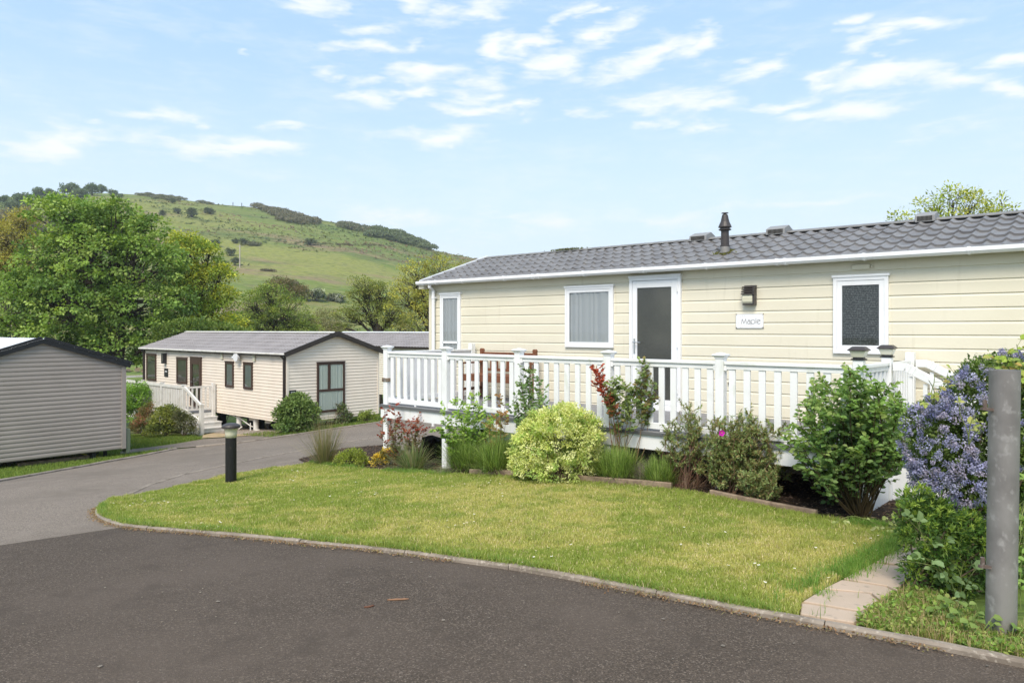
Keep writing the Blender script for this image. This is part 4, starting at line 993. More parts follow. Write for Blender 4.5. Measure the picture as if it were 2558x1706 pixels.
for q, cu in (((445,338,568,682),'room'), ((838,388,972,722),'room'), ((1472,438,1578,768),'curtain'), ((1710,452,1826,795),'curtain')):
    x0, x1, z0, z1 = WBX(*q); window(hb, 'window', x0, x1, z0, z1, m_brown, cur=cu, seed=int(q[0]), mcur=mat('dim_net_curtain', (.13,.15,.15), .8) if cu == 'curtain' else None, fw=.05)
x0, x1, z0, z1 = WBX(1022, 372, 1160, 1015); z0 = -2.86
mb = MB(); frame_boxes(mb, x0, x1, z0, z1, .05, -.07, 0); f_ = mb.build('door_frame', m_brown, hb)
mb = MB(); frame_boxes(mb, x0+.052, x1-.052, z0+.05, z1-.05, .10, -.06, -.02); mb.box(x0+.152, x1-.152, -.06, -.02, z1-.28, z1-.151); d_ = mb.build('door', m_brown, hb)
mb = MB(); mb.box(x0+.15, x1-.15, -.032, -.022, z0+.1, z1-.28); mb.build('backing', m_darkroom, d_)
mb = MB(); mb.box(x0+.15, x1-.15, -.046, -.04, z0+.1, z1-.28); mb.build('pane', m_glass, d_)
mb = MB(); mb.tube([(x0+.1, -.09, -1.95), (x0+.22, -.09, -1.95)], .01, 8); mb.build('handle', m_metal, d_)
# gable window with two lights over one
s = 5.6
def gpt(a, b): # crop8 px -> local y,z on the gable plane x=.05
    xs, ys = 680+a/s, 820+b/s; c, si = math.cos(FB.a), math.sin(FB.a); dx, dz = (xs-CXP)/F, (HY-ys)/F
    o_ = FB.o+np.array([c, si])*.05; k = (o_[0]*c+o_[1]*si)/(dx*c+si); P = np.array([dx*k, k])-FB.o
    return -P[0]*si+P[1]*c, dz*k
y0, z1 = gpt(632, 485); y1, _ = gpt(1018, 470); _, z0 = gpt(640, 1185); ym, zm = gpt(808, 870)
_, zt1 = gpt(632, 485); zm = z0+(z1-z0)*.44; ym = y0+(y1-y0)*.43
window(hb, 'window', y0, y1, z0, z1, m_brown, side='y', ysg=1, seed=9, fw=.05, transom=[(y0+.05, y1-.05, zm-.04, zm+.04), (ym-.05, ym+.05, zm+.04, z1-.05)], mcur=mat('green_grey_net_curtain', (.56,.59,.53), .8))
for a in ((1432, 353), (1852, 378)):
    x, z = FB.at(280+a[0]/5.226, 820+a[1]/5.226, -.04); mb = MB(); mb.box(x-.07, x+.07, -.06, -.022, z-.14, z+.14); mb.build('air_vent', m_lens, hb, bevel=.01)
mb = MB()
for x in (-.6, -2.0, -2.75, -3.3, -5.5, -8.5): mb.box(x-.1, x+.1, .5, .75, -3.6, zb0-.001)
mb.box(-LB, 0, .8, .9, zb0-.25, zb0-.001); mb.build('chassis', m_black, hb)
mb = MB()
for x in (-2.2, -3.35): mb.tube([(x, .18, zb0), (x, .18, -3.38), (x+.05, .22, -3.45)], .09, 12)
for x in (-1.7, -2.75): mb.box(x-.05, x+.25, .25, .3, zb0-.16, zb0-.001)
mb.tube([(-4.1, .12, zb0-.02), (-3.2, .12, zb0-.1), (-2.55, .14, zb0-.3), (-2.35, .14, zb0-.33)], .02, 8); mb.tube([(-2.43, .1, zb0-.2), (-2.43, .1, -3.5)], .02, 8)
mb.build('waste_pipe', m_whitedirty, hb)
# its fittings
x, z = FB.at(280+690/5.226, 820+392/5.226, -.05)
r = FB.root('wall_light', x, -.02, z, label='black box wall light with yellowish lens on the beige home', cat='wall light')
mb = MB(); mb.box(-.09, .09, -.02, 0, -.2, .2); mb.box(-.09, -.03, -.14, -.02, -.2, .2); mb.box(.03, .09, -.14, -.02, -.2, .2); mb.box(-.03, .03, -.14, -.02, .14, .2); mb.box(-.03, .03, -.14, -.02, -.2, -.13); mb.build('housing', m_black, r)
mb = MB(); mb.box(-.029, .029, -.12, -.021, -.129, .139); mb.build('lens', m_lens, r)
def blacksign(root_, w_, h_, axis, lab):
    mb = MB()
    mb.box(-w_, w_, -.012, 0, -h_, h_); mb.build('plate', m_black, root_)
    mb = MB()
    for k in range(5): u = -w_*.55+k*w_*.25; mb.box(u, u+w_*.13, -.016, -.0125, h_*.1, h_*.42)
    mb.build('lettering', m_white, root_)
x, z = FB.at(280+704/5.226, 820+578/5.226, -.03)
r = FB.root('name_plate', x, -.02, z, label='small black name plate with white lettering below the black wall light', cat='sign'); blacksign(r, .17, .165, 'x', '')
y, z = gpt(292, 905); c, si = math.cos(FB.a), math.sin(FB.a); P = FB.w(.03, y, z)
r = empty('number_plate', P[0], P[1], P[2], FB.a+math.pi/2, label='tiny black sign on the gable wall of the beige home above a bush', cat='sign'); blacksign(r, .12, .09, 'y', '')
x, z = FB.at(280+1630/5.226, 820+372/5.226, -.1)
r = FB.root('flood_light', x, -.02, z, label='white round flood light below the eave of the beige home', cat='flood light')
mb = MB(); mb.tube([(0, 0, 0), (0, -.07, 0)], .05, 14); mb.tube([(.05, -.05, 0), (.09, -.12, -.01), (.10, -.2, -.02)], [.03, .12, .13], 16); mb.build('lamp_head', m_white, r)
mb = MB(); mb.tube([(-.03, -.06, 0), (-.12, -.12, -.02), (-.2, -.15, -.02)], [.03, .05, .03], 12); mb.build('motion_sensor', m_white, r)

# its deck
zf2, zt2 = -2.92, -1.98
XP0, XP1 = -4.75, -3.42; YD = -1.12
dk2 = FB.root('deck', XP0, YD, -3.5, label='off white railed deck with steps and gate beside the beige home', cat='deck')
class D2(MB):
    def build(s, *a, **k): s.V = [v-np.array([XP0, YD, -3.5]) for v in s.V]; return super().build(*a, **k)
mb = D2(); mb.box(-12.4, XP0+.05, YD-.05, -.03, zf2-.03, zf2); mb.box(-12.4, -LB-.1, -.0299, 2.2, zf2-.03, zf2); mb.build('floor', m_deckg, dk2)
mb = D2(); mb.box(-12.4, XP0+.06, YD-.07, YD-.055, zf2-.5, zf2-.0); mb.build('fascia', m_whitedirty, dk2)
def gz(x, y): q = FB.w(x, y); return float(G(q[0], q[1]))-CZ
ps = [XP0-1.75*k for k in range(5)]
for k, x in enumerate(ps):
    mb = D2(); mb.box(x-.05, x+.05, YD-.05, YD+.05, gz(x, YD)-.1, zt2+.03); p_ = mb.build('post', m_whitedirty, dk2); mb = D2(); mb.box(x-.065, x+.065, YD-.065, YD+.065, zt2+.031, zt2+.06); mb.build('post_cap', m_whitedirty, p_)
for k in range(4):
    x1, x0 = ps[k]-.05, ps[k+1]+.05
    mb = D2(); mb.box(x0, x1, YD-.04, YD+.04, zt2-.09, zt2); mb.build('top_rail', m_whitedirty, dk2)
    mb = D2(); mb.box(x0, x1, YD-.025, YD+.025, zf2+.05, zf2+.12); mb.build('bottom_rail', m_whitedirty, dk2)
    for j in range(12):
        x = x0+(x1-x0)*(j+.5)/12; mb = D2(); mb.box(x-.035, x+.035, YD-.012, YD+.012, zf2+.121, zt2-.091); mb.build('baluster', m_whitedirty, dk2)
# rail at the far left corner and wall post
mb = D2(); mb.box(-12.35, -12.25, 1.1, 1.2, zf2-.6, zt2+.06); mb.box(-12.35, -12.25, 2.1, 2.2, zf2-.6, zt2+.06); mb.build('post', m_whitedirty, dk2)
mb = D2(); mb.box(-12.34, -12.26, YD+.05, 2.1, zt2-.08, zt2); mb.box(-12.25, -10.95, 2.12, 2.18, zt2-.08, zt2); mb.box(-12.25, -10.95, 2.13, 2.16, zf2+.05, zt2-.081) ; mb.build('top_rail', m_whitedirty, dk2)
xg = -4.62
mb = D2(); mb.box(xg-.05, xg+.05, -.17, -.07, gz(xg, -.1), zt2+.08); mb.build('post', m_whitedirty, dk2)
mb = D2(); mb.box(xg-.07, xg-.03, YD+.07, -.19, zt2-.08, zt2-.02); mb.box(xg-.07, xg-.03, YD+.07, -.19, zf2+.08, zf2+.14)
for y in np.linspace(YD+.1, -.22, 6): mb.box(xg-.062, xg-.038, y-.03, y+.03, zf2+.141, zt2-.081)
mb.build('gate', m_whitedirty, dk2)
g2 = gz(XP1, YD); n_ = 4; rs = (zf2-g2)/(n_)
for k in range(n_-0):
    x = XP0+.06+k*.31; z = zf2-rs*k
    if k: 
        mb = D2(); mb.box(x-.31, x+.02, YD+.05, -.08, z-.03, z); mb.build('step', m_whitedirty, dk2)
    mb = D2(); mb.box(x-.01, x+.0, YD+.05, -.1, z-rs, z-.031); mb.build('riser', m_whitedirty, dk2)
xe = XP0+.06+3*.31
mb = D2(); mb.raw([(XP0, YD+.02, zf2), (xe+.3, YD+.02, g2+rs*.9), (xe+.3, YD+.02, g2-.1), (XP0, YD+.02, g2-.1)], [(0, 3, 2, 1)]); mb.raw([(XP0, YD+.035, zf2), (xe+.3, YD+.035, g2+rs*.9), (xe+.3, YD+.035, g2-.1), (XP0, YD+.035, g2-.1)], [(0, 1, 2, 3)]); mb.build('skirt_panel', m_whitedirty, dk2)
mb = D2(); mb.box(XP1-.06, XP1+.06, YD-.06, YD+.06, g2-.1, -2.5); mb.build('post', m_whitedirty, dk2, bevel=.01)
for zz, z2 in ((zt2-.03, -2.56), (zf2+.12, -3.12)):
    mb = D2(); mb.beam((XP0+.05, YD, zz), (XP1-.06, YD, z2), .07, .09); mb.build('handrail', m_whitedirty, dk2)

# ================= grey home on the left (gable towards the road)
FG = Fr(-10.05, 18.7, 41.0, 0.0)
hg = FG.root('mobile_home', 0, 0, 0, label='grey clad mobile home gable end with black roof edge at the left of the road', cat='mobile home')
# local: gable plane x=0, spans y from -3.72 (left, nearer) to 0 ; body extends to -x
WG = 3.72; zg0, ge, gr_ = -3.085, -.885, -.285
def gcg(z): h = (z-ge)/(gr_-ge)*WG/2; return (-WG+max(0, h), -max(0, h)) if z > ge else (-WG, 0)
mb = MB(); siding(mb, 0, 0, zg0, gr_-.03, .104, 'round', -.9, 'y', 0.0, gcg, -1); mb.build('wall', m_grey, hg)
mb = MB(); mb.box(-11, -.005, -WG, 0, zg0+.0, ge); mb.build('wall', m_grey, hg)
mb = MB(); tiles(mb, -11, .1, -WG-.1, ge+.0, -WG/2, gr_+.05, 6, .2, .03, .02, 6); tiles(mb, -11, .1, .1, ge+.0, -WG/2, gr_+.05, 6, .2, .03, .02, 6); rg = mb.build('roof', m_tile3, hg)
mb = MB()
for s_ in (0, 1):
    a = Vector((.06, .13 if s_ == 0 else -WG-.13, ge-.03)); b = Vector((.06, -WG/2+(.012 if s_ == 0 else -.012), gr_+.035)); mb.beam(a, b, .05, .17)
mb.build('bargeboard', m_black, rg)
mb = MB(); mb.box(-.0, .04, -.085, .022, zg0, ge-.02); mb.box(-.08, .0, .0, .022, zg0, ge-.02); mb.build('corner_trim', m_grey, hg, bevel=.004)
mb = MB(); mb.box(.02, .1, .1, .2, ge-.04, ge+.0); mb.build('gutter', m_black, hg)
mb = MB(); 
for y in (-.7, -3.0): mb.box(-11, -.1, y-.05, y+.05, zg0-.2, zg0-.001)
for x, y in ((-.35, -.35), (-.5, -.7), (-.7, -3.0), (-3.2, -.7), (-3.2, -3.0)):
    mb.tube([(x, y, zg0-.02), (x+.03, y, gzz := float(G(*FG.w(x, y)[:2]))-CZ)], .045, 8)
mb.beam((-.2, -.55, zg0-.05), (-.5, -.95, zg0-.38), .04, .03)
mb.build('chassis', m_black, hg)
mb = MB(); mb.box(-.25, .02, .03, .13, zg0-.12, zg0+.5); mb.tube([(-.05, .13, zg0+.45), (-.05, .13, zg0+.0)], .03, 8); mb.build('meter_box', mat('mossy_green', (.12,.15,.10), .7), hg, bevel=.01)
mb = MB(); q_ = [FG.w(-.5-.12*k, -1.1-.18*k)-np.array([0, 0, 0]) for k in range(6)]
gh = lambda x, y: float(G(*FG.w(x, y)[:2]))-CZ
mb.tube([(-.5, -.9, zg0-.05), (-.35, -.75, gh(-.35, -.75)+.12), (-.15, -.45, gh(-.15, -.45)+.03), (-.1, -.2, gh(-.1, -.2)+.02)], .02, 8); mb.build('yellow_hose', mat('yellow_hose', (.55,.5,.1), .5), hg)
tag(sheet('gravel_base', [FG.w(x, y)[:2] for x, y in ((-.35, -3.3), (-.35, -.4), (-10, -.4), (-10, -3.3))], .03, m_gravel, .6), kind='structure')
tb = empty('timber_sleeper', *FG.w(-.25, -1.5, -3.3), 0, 'weathered timber sleeper lying under the edge of the grey home', 'timber sleeper')
mb = MB(); a = FG.w(-.3, -2.3); b = FG.w(-.3, -.75); mb.beam((a[0], a[1], float(G(a[0], a[1]))+.07), (b[0], b[1], float(G(b[0], b[1]))+.07), .12, .12); mb.build('beam', m_timber, tb, world=True)
# gravel under the beige home
tag(sheet('gravel_base', [FB.w(x, y)[:2] for x, y in ((-3.3, -.75), (-.9, -.75), (.1, 0), (.1, 3.5), (-10.9, 3.5), (-10.9, .1), (-4.5, .1))], .03, m_gravel, .6), kind='structure')

# ================= third home, only its roof and wall top visible
FC = Fr(-9.13-.661*1.81, 39.4-.75*1.81, 41.4, 0.0)
hc = FC.root('mobile_home', 0, 0, 0, label='far pale mobile home showing its taupe roof between the beige and the cream homes', cat='mobile home')
mb = MB(); siding(mb, 0, 11, -3.1, -.83, .104, 'round', -.85); mb.box(.0, 11, .01, 3.6, -3.1, -.83)
mb.raw([(0, 0, -.83), (0, 3.62, -.83), (0, 1.81, -.22)], [(0, 2, 1)]); mb.build('wall', m_beige2, hc)
mb = MB(); tiles(mb, -.15, 11.1, -.14, -.81, 1.81, -.19, 6, .2, .03, .022, 8); tiles(mb, -.15, 11.1, 3.76, -.81, 1.81, -.19, 6, .2, .03, .022, 4); rc = mb.build('roof', m_tile2, hc)
mb = MB(); mb.prismx([(1.7, -.165), (1.7, -.15), (1.81, -.11), (1.92, -.15), (1.92, -.165), (1.81, -.13)], -.16, 11.1); mb.build('ridge_cap', m_white, rc)
mb = MB(); mb.box(-.15, 11.1, -.22, -.14, -.86, -.79); mb.box(-.1, 11.1, -.139, -.023, -.88, -.84); mb.build('gutter', m_dkbrown, hc)
mb = MB(); mb.beam((-.17, -.16, -.80), (-.17, 1.81, -.16), .03, .1); mb.beam((-.17, 3.8, -.80), (-.17, 1.81, -.16), .03, .1); mb.build('bargeboard', m_dkbrown, rc)

# ================= bollard light, steel post
b_ = gp(577, 1211); top = CZ+(HY-1056)/F*b_[1]; H = top-b_[2]
bl = empty('bollard_light', *b_, 0, 'black bollard light with cream band and domed cap on the lawn', 'bollard light')
R_ = 13.2/F*b_[1]
mb = MB(); mb.lathe([(R_*1.02, -.05), (R_*1.0, H*.765)], (0, 0, 0), 28); mb.build('shaft', mat('black_bollard', (.012,.012,.012), .5, .35, noise=(9,(.05,.042,.03),.62,.75)), bl, smooth=False)
mb = MB(); mb.lathe([(R_*1.045, H*.766), (R_*1.06, H*.83), (R_*1.12, H*.87), (R_*1.3, H*.915), (R_*1.4, H*.925)], (0, 0, 0), 28); mb.build('diffuser', m_lens, bl, smooth=True)
mb = MB(); mb.lathe([(R_*1.5, H*.915), (R_*1.68, H*.92), (R_*1.68, H*.95), (R_*1.55, H*.968), (R_*1.0, H*.99), (R_*.4, H)], (0, 0, 0), 28); mb.build('cap', m_flue, bl, smooth=False)
pg = gp(2500, 1600); pg = pg; PY = pg[1]; Rp = 33.5/F*PY; ptop = CZ+(HY-924)/F*PY-pg[2]; lean = 10/F*PY
gpst = empty('gate_post', *pg, 0, 'tall galvanized steel gate post standing in front of the blue flowering shrub', 'steel post')
mb = MB(); n = 40
mb.lathe([(Rp, -.2), (Rp, ptop), (Rp*.93, ptop+.001), (Rp*.93, ptop-.25)], (0, 0, 0), n); mb.V[0][:, 0] += mb.V[0][:, 2]/ptop*lean; mb.build('tube', m_galv, gpst, smooth=False)
for ys, dx_ in ((1020, 0), (1412, 0)):
    z = (HY-ys)/F*PY+CZ-pg[2]; x = z/ptop*lean
    mb = MB(); mb.beam((x-Rp-.055, -.01, z), (x-Rp+.01, -.01, z-.006), .02, .014); mb.tube([(x-Rp-.037, -.01, z+.006), (x-Rp-.037, -.01, z+.045)], .011, 12); mb.build('hinge_pin', m_rust, gpst)
# ---------------------------------------------------------------- plants
def unit(v): return v/(np.linalg.norm(v, axis=-1, keepdims=True)+1e-9)
def leafcloud(mb, P, D, Nn, size, asp, col, fold=.2, shape='leaf'):
    col = np.clip(np.asarray(col)*LB, 0, .85)
    """leaves at P pointing along D with normal about Nn; size = length, asp = width/length"""
    n = len(P); D = unit(D); Nn = Nn-D*(D*Nn).sum(1, keepdims=True); Nn = unit(Nn); Sd = np.cross(D, Nn)
    s = np.broadcast_to(np.asarray(size, float), n)[:, None]
    w = s*asp/2
    if shape == 'leaf':
        V = np.stack([P, P+D*s*.45+Sd*w+Nn*w*fold, P+D*s-Nn*s*.10, P+D*s*.45-Sd*w+Nn*w*fold], 1).reshape(-1, 3)
        i = np.arange(n)[:, None]*4; mb.raw(V, i+np.array([[0, 1, 2]]), np.repeat(col, 4, 0)); b = mb.n-len(V); mb.FN.append((i+b+np.array([[0, 2, 3]]), 0))
    else:                                       # rounder, six-cornered leaf
        V = np.stack([P, P+D*s*.28+Sd*w*.95+Nn*w*fold, P+D*s*.68+Sd*w*.85+Nn*w*fold, P+D*s-Nn*s*.12, P+D*s*.68-Sd*w*.85+Nn*w*fold, P+D*s*.28-Sd*w*.95+Nn*w*fold], 1).reshape(-1, 3)
        i = np.arange(n)[:, None]*6; mb.raw(V, i+np.array([[0, 1, 2, 3]]), np.repeat(col, 6, 0)); b = mb.n-len(V); mb.FN.append((i+b+np.array([[0, 3, 4, 5]]), 0))
def rdir(n): return unit(rng.normal(0, 1, (n, 3)))
def pick(pal, n, jit=.15):
    pal = np.array(pal); w = None
    return np.clip(pal[rng.integers(0, len(pal), n)]*(1+rng.uniform(-jit, jit, (n, 1))), 0, 1)
UP = np.array([0, 0, 1.]); LB = 1.4
def crown(mb, blobs, nclus, ncr, nleaf, leaf, asp, pal, flat=.7, shell=.55, jit=.15, shape='leaf', droop=.0, upb=.7):
    """blobs: (centre, radii). Sprays of leaves gathered in clusters through each blob, thicker towards its surface."""
    cen = []; nrm = []; rad = []
    tot = sum((r[0]*r[1]*r[2])**(2/3) for c, r in blobs)
    for c, r in blobs:
        k = max(2, int(nclus*((r[0]*r[1]*r[2])**(2/3))/tot)); d = rdir(k); d[:, 2] = np.where(d[:, 2] < -.45, -d[:, 2], d[:, 2])
        rr = (shell+(1-shell)*rng.random((k, 1))**.6)*(1+rng.normal(0, .06, (k, 1)))
        cen.append(c+d*rr*np.array(r)); nrm.append(unit(d/np.array(r))); rad.append(np.full(k, ncr))
    cen = np.concatenate(cen); nrm = np.concatenate(nrm); K = len(cen)
    cb = 1+rng.uniform(-.22, .22, (K, 1)); base = pick(pal, K, .05); rc = ncr*rng.uniform(.6, 1.35, (K, 1))
    i = np.repeat(np.arange(K), nleaf); n = len(i); d = rdir(n); q = rng.random((n, 1))**.5
    off = d*q*rc[i]; off[:, 2] *= flat
    P = cen[i]+off
    Nn = unit(nrm[i]*.35+UP*upb+rng.normal(0, .5, (n, 3))); D = unit(d*.8+nrm[i]*.5-UP*droop+rng.normal(0, .45, (n, 3)))
    col = np.clip(base[i]*cb[i]*(1+rng.uniform(-jit, jit, (n, 1))), 0, 1)
    leafcloud(mb, P, D, Nn, leaf*rng.uniform(.65, 1.2, n), asp, col, .2, shape)
    return cen
def limb(mb, a, b, r0, r1, n=5, segs=5, wig=.08, sag=0.0, col=(1, 1, 1)):
    a = np.array(a, float); b = np.array(b, float); L_ = np.linalg.norm(b-a); o = np.zeros(3); pts = []; w1, w2 = rng.normal(0, wig*L_, 3), rng.normal(0, wig*L_*.5, 3)
    for k in range(segs+1):
        t_ = k/segs; pts.append(a+(b-a)*t_+w1*math.sin(math.pi*t_)+w2*math.sin(2*math.pi*t_)+UP*sag*L_*math.sin(math.pi*t_)); 
    mb.tube(pts, [r0+(r1-r0)*(k/segs)**.8 for k in range(segs+1)], n, col=col, cap=False); return pts
def P2B(bl, Y, depth=1.0):
    out = []
    for q in bl:
        x, y, rx = q[:3]; ry = q[3] if len(q) > 3 and q[3] else rx*.85; dY = q[4] if len(q) > 4 else 0
        YY = Y+dY; s = YY/F; out.append((px(x, y, YY), (rx*s, rx*s*depth, ry*s)))
    return out
def tree(name, Y, bl, trunk, label, cat, pal, nclus, ncr, nleaf, leaf, asp=.6, group=None, tr=.22, bark=None, twigs=1, basey=None, **kw):
    B = P2B(bl, Y); bx = (trunk[0]-CXP)/F*Y; gz_ = float(G(bx, Y)); root = empty(name, bx, Y, gz_, 0, label, cat, group)
    mb = MB(); cen = crown(mb, B, nclus, ncr, nleaf, leaf, asp, pal, **kw); mb.build('crown', m_leaf, root, world=True)
    fork = px(trunk[0]+rng.uniform(-3, 3), trunk[1], Y); base = np.array([bx, Y, gz_-.3]); mb = MB()
    limb(mb, base, fork, tr*1.15, tr*.8, 9, 6, .02)
    tips = []
    for c, r in B:
        e = c+np.array([0, 0, -r[2]*.1]); start = base+(fork-base)*rng.uniform(.8, 1.0)
        if e[2] < start[2]: start = base+(fork-base)*rng.uniform(.35, .7)
        pts = limb(mb, start, e, tr*.5, tr*.16, 6, 7, .06, .05); tips.append((pts, c, r))
    step = max(1, int(len(cen)/(260*twigs)))
    for c in cen[::step]:
        j = int(np.argmin([np.linalg.norm((c-q[1])/np.array(q[2])) for q in tips])); pts = tips[j][0]; k = int(rng.integers(3, len(pts)))
        limb(mb, pts[k], c, tr*.12, tr*.03, 4, 3, .06)
    mb.build('trunk', bark or m_bark, root, world=True, smooth=True); return root

G1 = [(.085,.165,.03),(.11,.20,.04),(.065,.13,.028),(.15,.235,.045)]
GY = [(.27,.29,.05),(.34,.33,.06),(.20,.24,.045),(.38,.36,.07)]
tree('maple_tree', 34, [(190,558,80),(112,530,44),(290,550,60),(370,582,50),(225,640,112),(125,650,78),(345,665,100),(425,655,46),(65,745,84),(200,760,125),(345,780,105),(440,760,50),(30,840,75),(140,870,95),(285,880,90),(400,840,70),(250,580,80,0,2),(150,770,110,0,3)],
     (285,735), 'broad spreading maple with dense mid green leaves behind the grey home', 'tree', [(.115,.19,.04),(.155,.24,.05),(.20,.29,.06),(.085,.145,.03),(.25,.33,.08)], 1350, .40, 36, .165, .75, tr=.34, flat=.55, droop=.35, twigs=1.4)
tree('tree', 46, [(20,600,60),(60,560,40),(40,690,75),(-40,640,70),(-60,720,80),(90,640,40,50,2)], (20,780), 'olive yellow budding tree at the left edge behind the big maple', 'tree', [(.25,.24,.05),(.33,.31,.06),(.20,.17,.06),(.30,.26,.08)], 620, .5, 36, .13, .6, tr=.26, flat=.7)
tree('tree', 37.5, [(505,635,42),(470,620,40),(545,690,38),(560,745,32),(500,710,58),(455,700,60),(530,790,60),(470,790,70),(585,820,40),(440,610,30)], (505,800), 'yellow green tree at the right side of the maple', 'tree', [(.30,.33,.045),(.38,.39,.055),(.20,.27,.04),(.14,.21,.035)], 620, .40, 34, .13, .7, tr=.2, flat=.55, droop=.2)
tree('oak_tree', 50, [(680,745,45),(640,770,50),(725,775,48),(755,815,40),(610,810,45),(690,810,60),(650,830,60),(740,840,50)], (665,815), 'rounded green oak behind the roof of the beige home', 'tree', [(.14,.20,.04),(.19,.25,.05),(.10,.15,.035),(.24,.28,.06)], 520, .42, 32, .12, .6, tr=.24, flat=.55)
tree('oak_tree', 48, [(905,725,42),(950,740,45),(870,790,34),(925,785,52),(975,790,50),(895,745,30),(1000,830,50),(860,820,24,14)], (950,815), 'dark limbed oak with thin olive leaves behind the far pale home', 'tree', [(.17,.20,.045),(.24,.25,.06),(.12,.15,.035)], 380, .42, 28, .12, .6, tr=.25, flat=.45, twigs=1.2)
tree('tree', 44, [(1040,690,52),(1100,680,48),(1150,690,40),(1020,760,60),(1090,760,70),(1150,760,60),(1000,720,25),(1060,830,80),(1140,830,70)], (1080,830), 'sparse yellow leaved tree beside the left end of the cream home', 'tree', [(.32,.32,.06),(.40,.38,.08),(.25,.27,.055),(.20,.19,.055)], 560, .34, 24, .12, .6, tr=.2, flat=.6, twigs=1.8)
tree('tree', 22, [(2330,520,38),(2380,500,36),(2430,515,42),(2480,530,34),(2350,560,50),(2430,570,60),(2240,548,20),(2275,545,16),(2500,500,14),(2520,530,18)], (2400,640), 'light green tree showing above the tiled roof of the cream home', 'tree', [(.25,.31,.05),(.33,.37,.07),(.40,.40,.09),(.18,.22,.04)], 190, .24, 17, .11, .45, tr=.09, flat=.8, twigs=2.5)
# softer growth in the dip behind the homes
def bush(Y, bl, label, pal, nclus, ncr, nleaf, leaf, cat='bush', name='bush', group=None, stemcol=(.16,.12,.08), asp=.6, stems=14, base=None, **kw):
    B = P2B(bl, Y); c0 = B[0][0]; gz_ = float(G(c0[0], Y)); 
    if base is not None: gz_ = base[2]; c0 = np.array([base[0], base[1], 0])
    root = empty(name, c0[0], c0[1], gz_, 0, label, cat, group)
    mb = MB(); cen = crown(mb, B, nclus, ncr, nleaf, leaf, asp, pal, **kw); mb.build('foliage', m_leaf, root, world=True)
    mb = MB(); b0 = np.array([c0[0], c0[1], gz_-.02])
    for c in cen[rng.integers(0, len(cen), stems)]: limb(mb, b0+rng.normal(0, .03, 3)*np.array([1, 1, 0])*B[0][1][0]*3, c, .012*max(1, B[0][1][0]), .003*max(1, B[0][1][0]), 5, 4, .05, .04, stemcol)
    mb.build('stems', m_twig, root, world=True, smooth=True); return root
bush(55, [(815,800,32),(800,835,40),(845,830,30),(780,820,25)], 'grey brown willow scrub between the two oaks', [(.20,.19,.10),(.26,.24,.13),(.16,.17,.07)], 260, .5, 26, .13)
bush(58, [(700,720,34,22),(740,735,30,18),(665,735,25,16)], 'brownish bare looking bush above the rounded oak', [(.15,.12,.07),(.19,.16,.09),(.10,.12,.05)], 200, .6, 26, .15, flat=.6)
bush(33, [(560,838,30),(600,845,24),(500,830,40),(455,835,40),(420,850,40)], 'low leafy bush behind the roof ridge of the beige home', [(.10,.155,.035),(.15,.20,.045),(.07,.12,.028)], 330, .35, 30, .12)
bush(40, [(952,962,8,30),(956,935,7,20)], 'slim yellow leaved shrub between the beige and the pale home', [(.45,.40,.12),(.35,.33,.10)], 60, .2, 20, .1)
# hill: single shrubs, trees on the crest, pole, scrub
def hillbush(x, y, r, label=None, name='bush', grp='scattered shrubs on the hillside', pal=((.085,.11,.06),(.12,.14,.075),(.07,.085,.05)), ry=None, cat='bush', k=1.0):  # default palette lightened to paint a haze effect on the far shrubs
    g = gp(x, y+ (ry or r*.8)); Y = g[1]; s = Y/F; c = np.array([g[0], Y, g[2]+(ry or r*.75)*s*.9]); R = r*s
    root = empty(name, g[0], Y, g[2], 0, label, cat, grp)
    bl = [(c+np.array([rng.uniform(-.45, .45)*R, rng.uniform(-.3, .3)*R, rng.uniform(-.25, .2)*R]), (R*.62, R*.6, (ry or r*.75)*s*.7)) for _ in range(4)]
    mb = MB(); cen = crown(mb, bl, int(70*k), R*.26, 22, R*.17, .7, pal, flat=.8); mb.build('foliage', m_leaf, root, world=True)
    mb = MB()
    for q in cen[:9]: limb(mb, g, q, R*.05, R*.015, 4, 3, .05, 0, (.09,.075,.06))
    mb.build('stems', m_twig, root, world=True)
HG = ((.13,.17,.10),(.16,.20,.12),(.11,.15,.095))  # crest tree greens greyed in the colour, as if seen through haze
for x, y, r, lb in ((8,498,15,'dark rounded tree on the crest, cut by the left edge'),(52,497,24,'broad grey green tree on the crest near the left edge'),(92,480,17,'tallest of the crest trees left of the maple top'),(122,482,15,'rounded crest tree just left of the maple top'),
    (176,474,23,'highest tree on the crest, above the maple'),(205,484,20,'tree on the crest right behind the maple top'),(232,473,20,'second crest tree above the right half of the maple'),(252,468,14,'smaller pointed tree at the highest spot of the crest'),(282,480,11,'little tree on the crest right of the high ones'),
    (150,492,24,'wide tree half hidden by the maple on the crest'),(25,512,20,'grey tree just below the crest at the far left'),(300,488,7,'last tiny tree on the crest before the gorse begins')):
    hillbush(x, y, r, lb, 'tree', 'trees on the hill crest', HG, cat='tree', k=1.6)
for x, y, r, lb in ((20,548,40,'pale brown twiggy tree at the left edge above the olive tree'),(85,545,34,'twiggy grey tree touching the left side of the maple'),(-20,560,40,'twiggy tree cut off by the left edge below the crest'),(60,565,40,'twiggy brown tree in the front of the pale group'),(110,560,30,'twiggy tree mostly hidden behind the maple')): hillbush(x, y, r, lb, 'tree', 'bare looking trees below the crest', ((.17,.15,.10),(.22,.20,.12),(.14,.15,.08)), cat='tree', k=3)
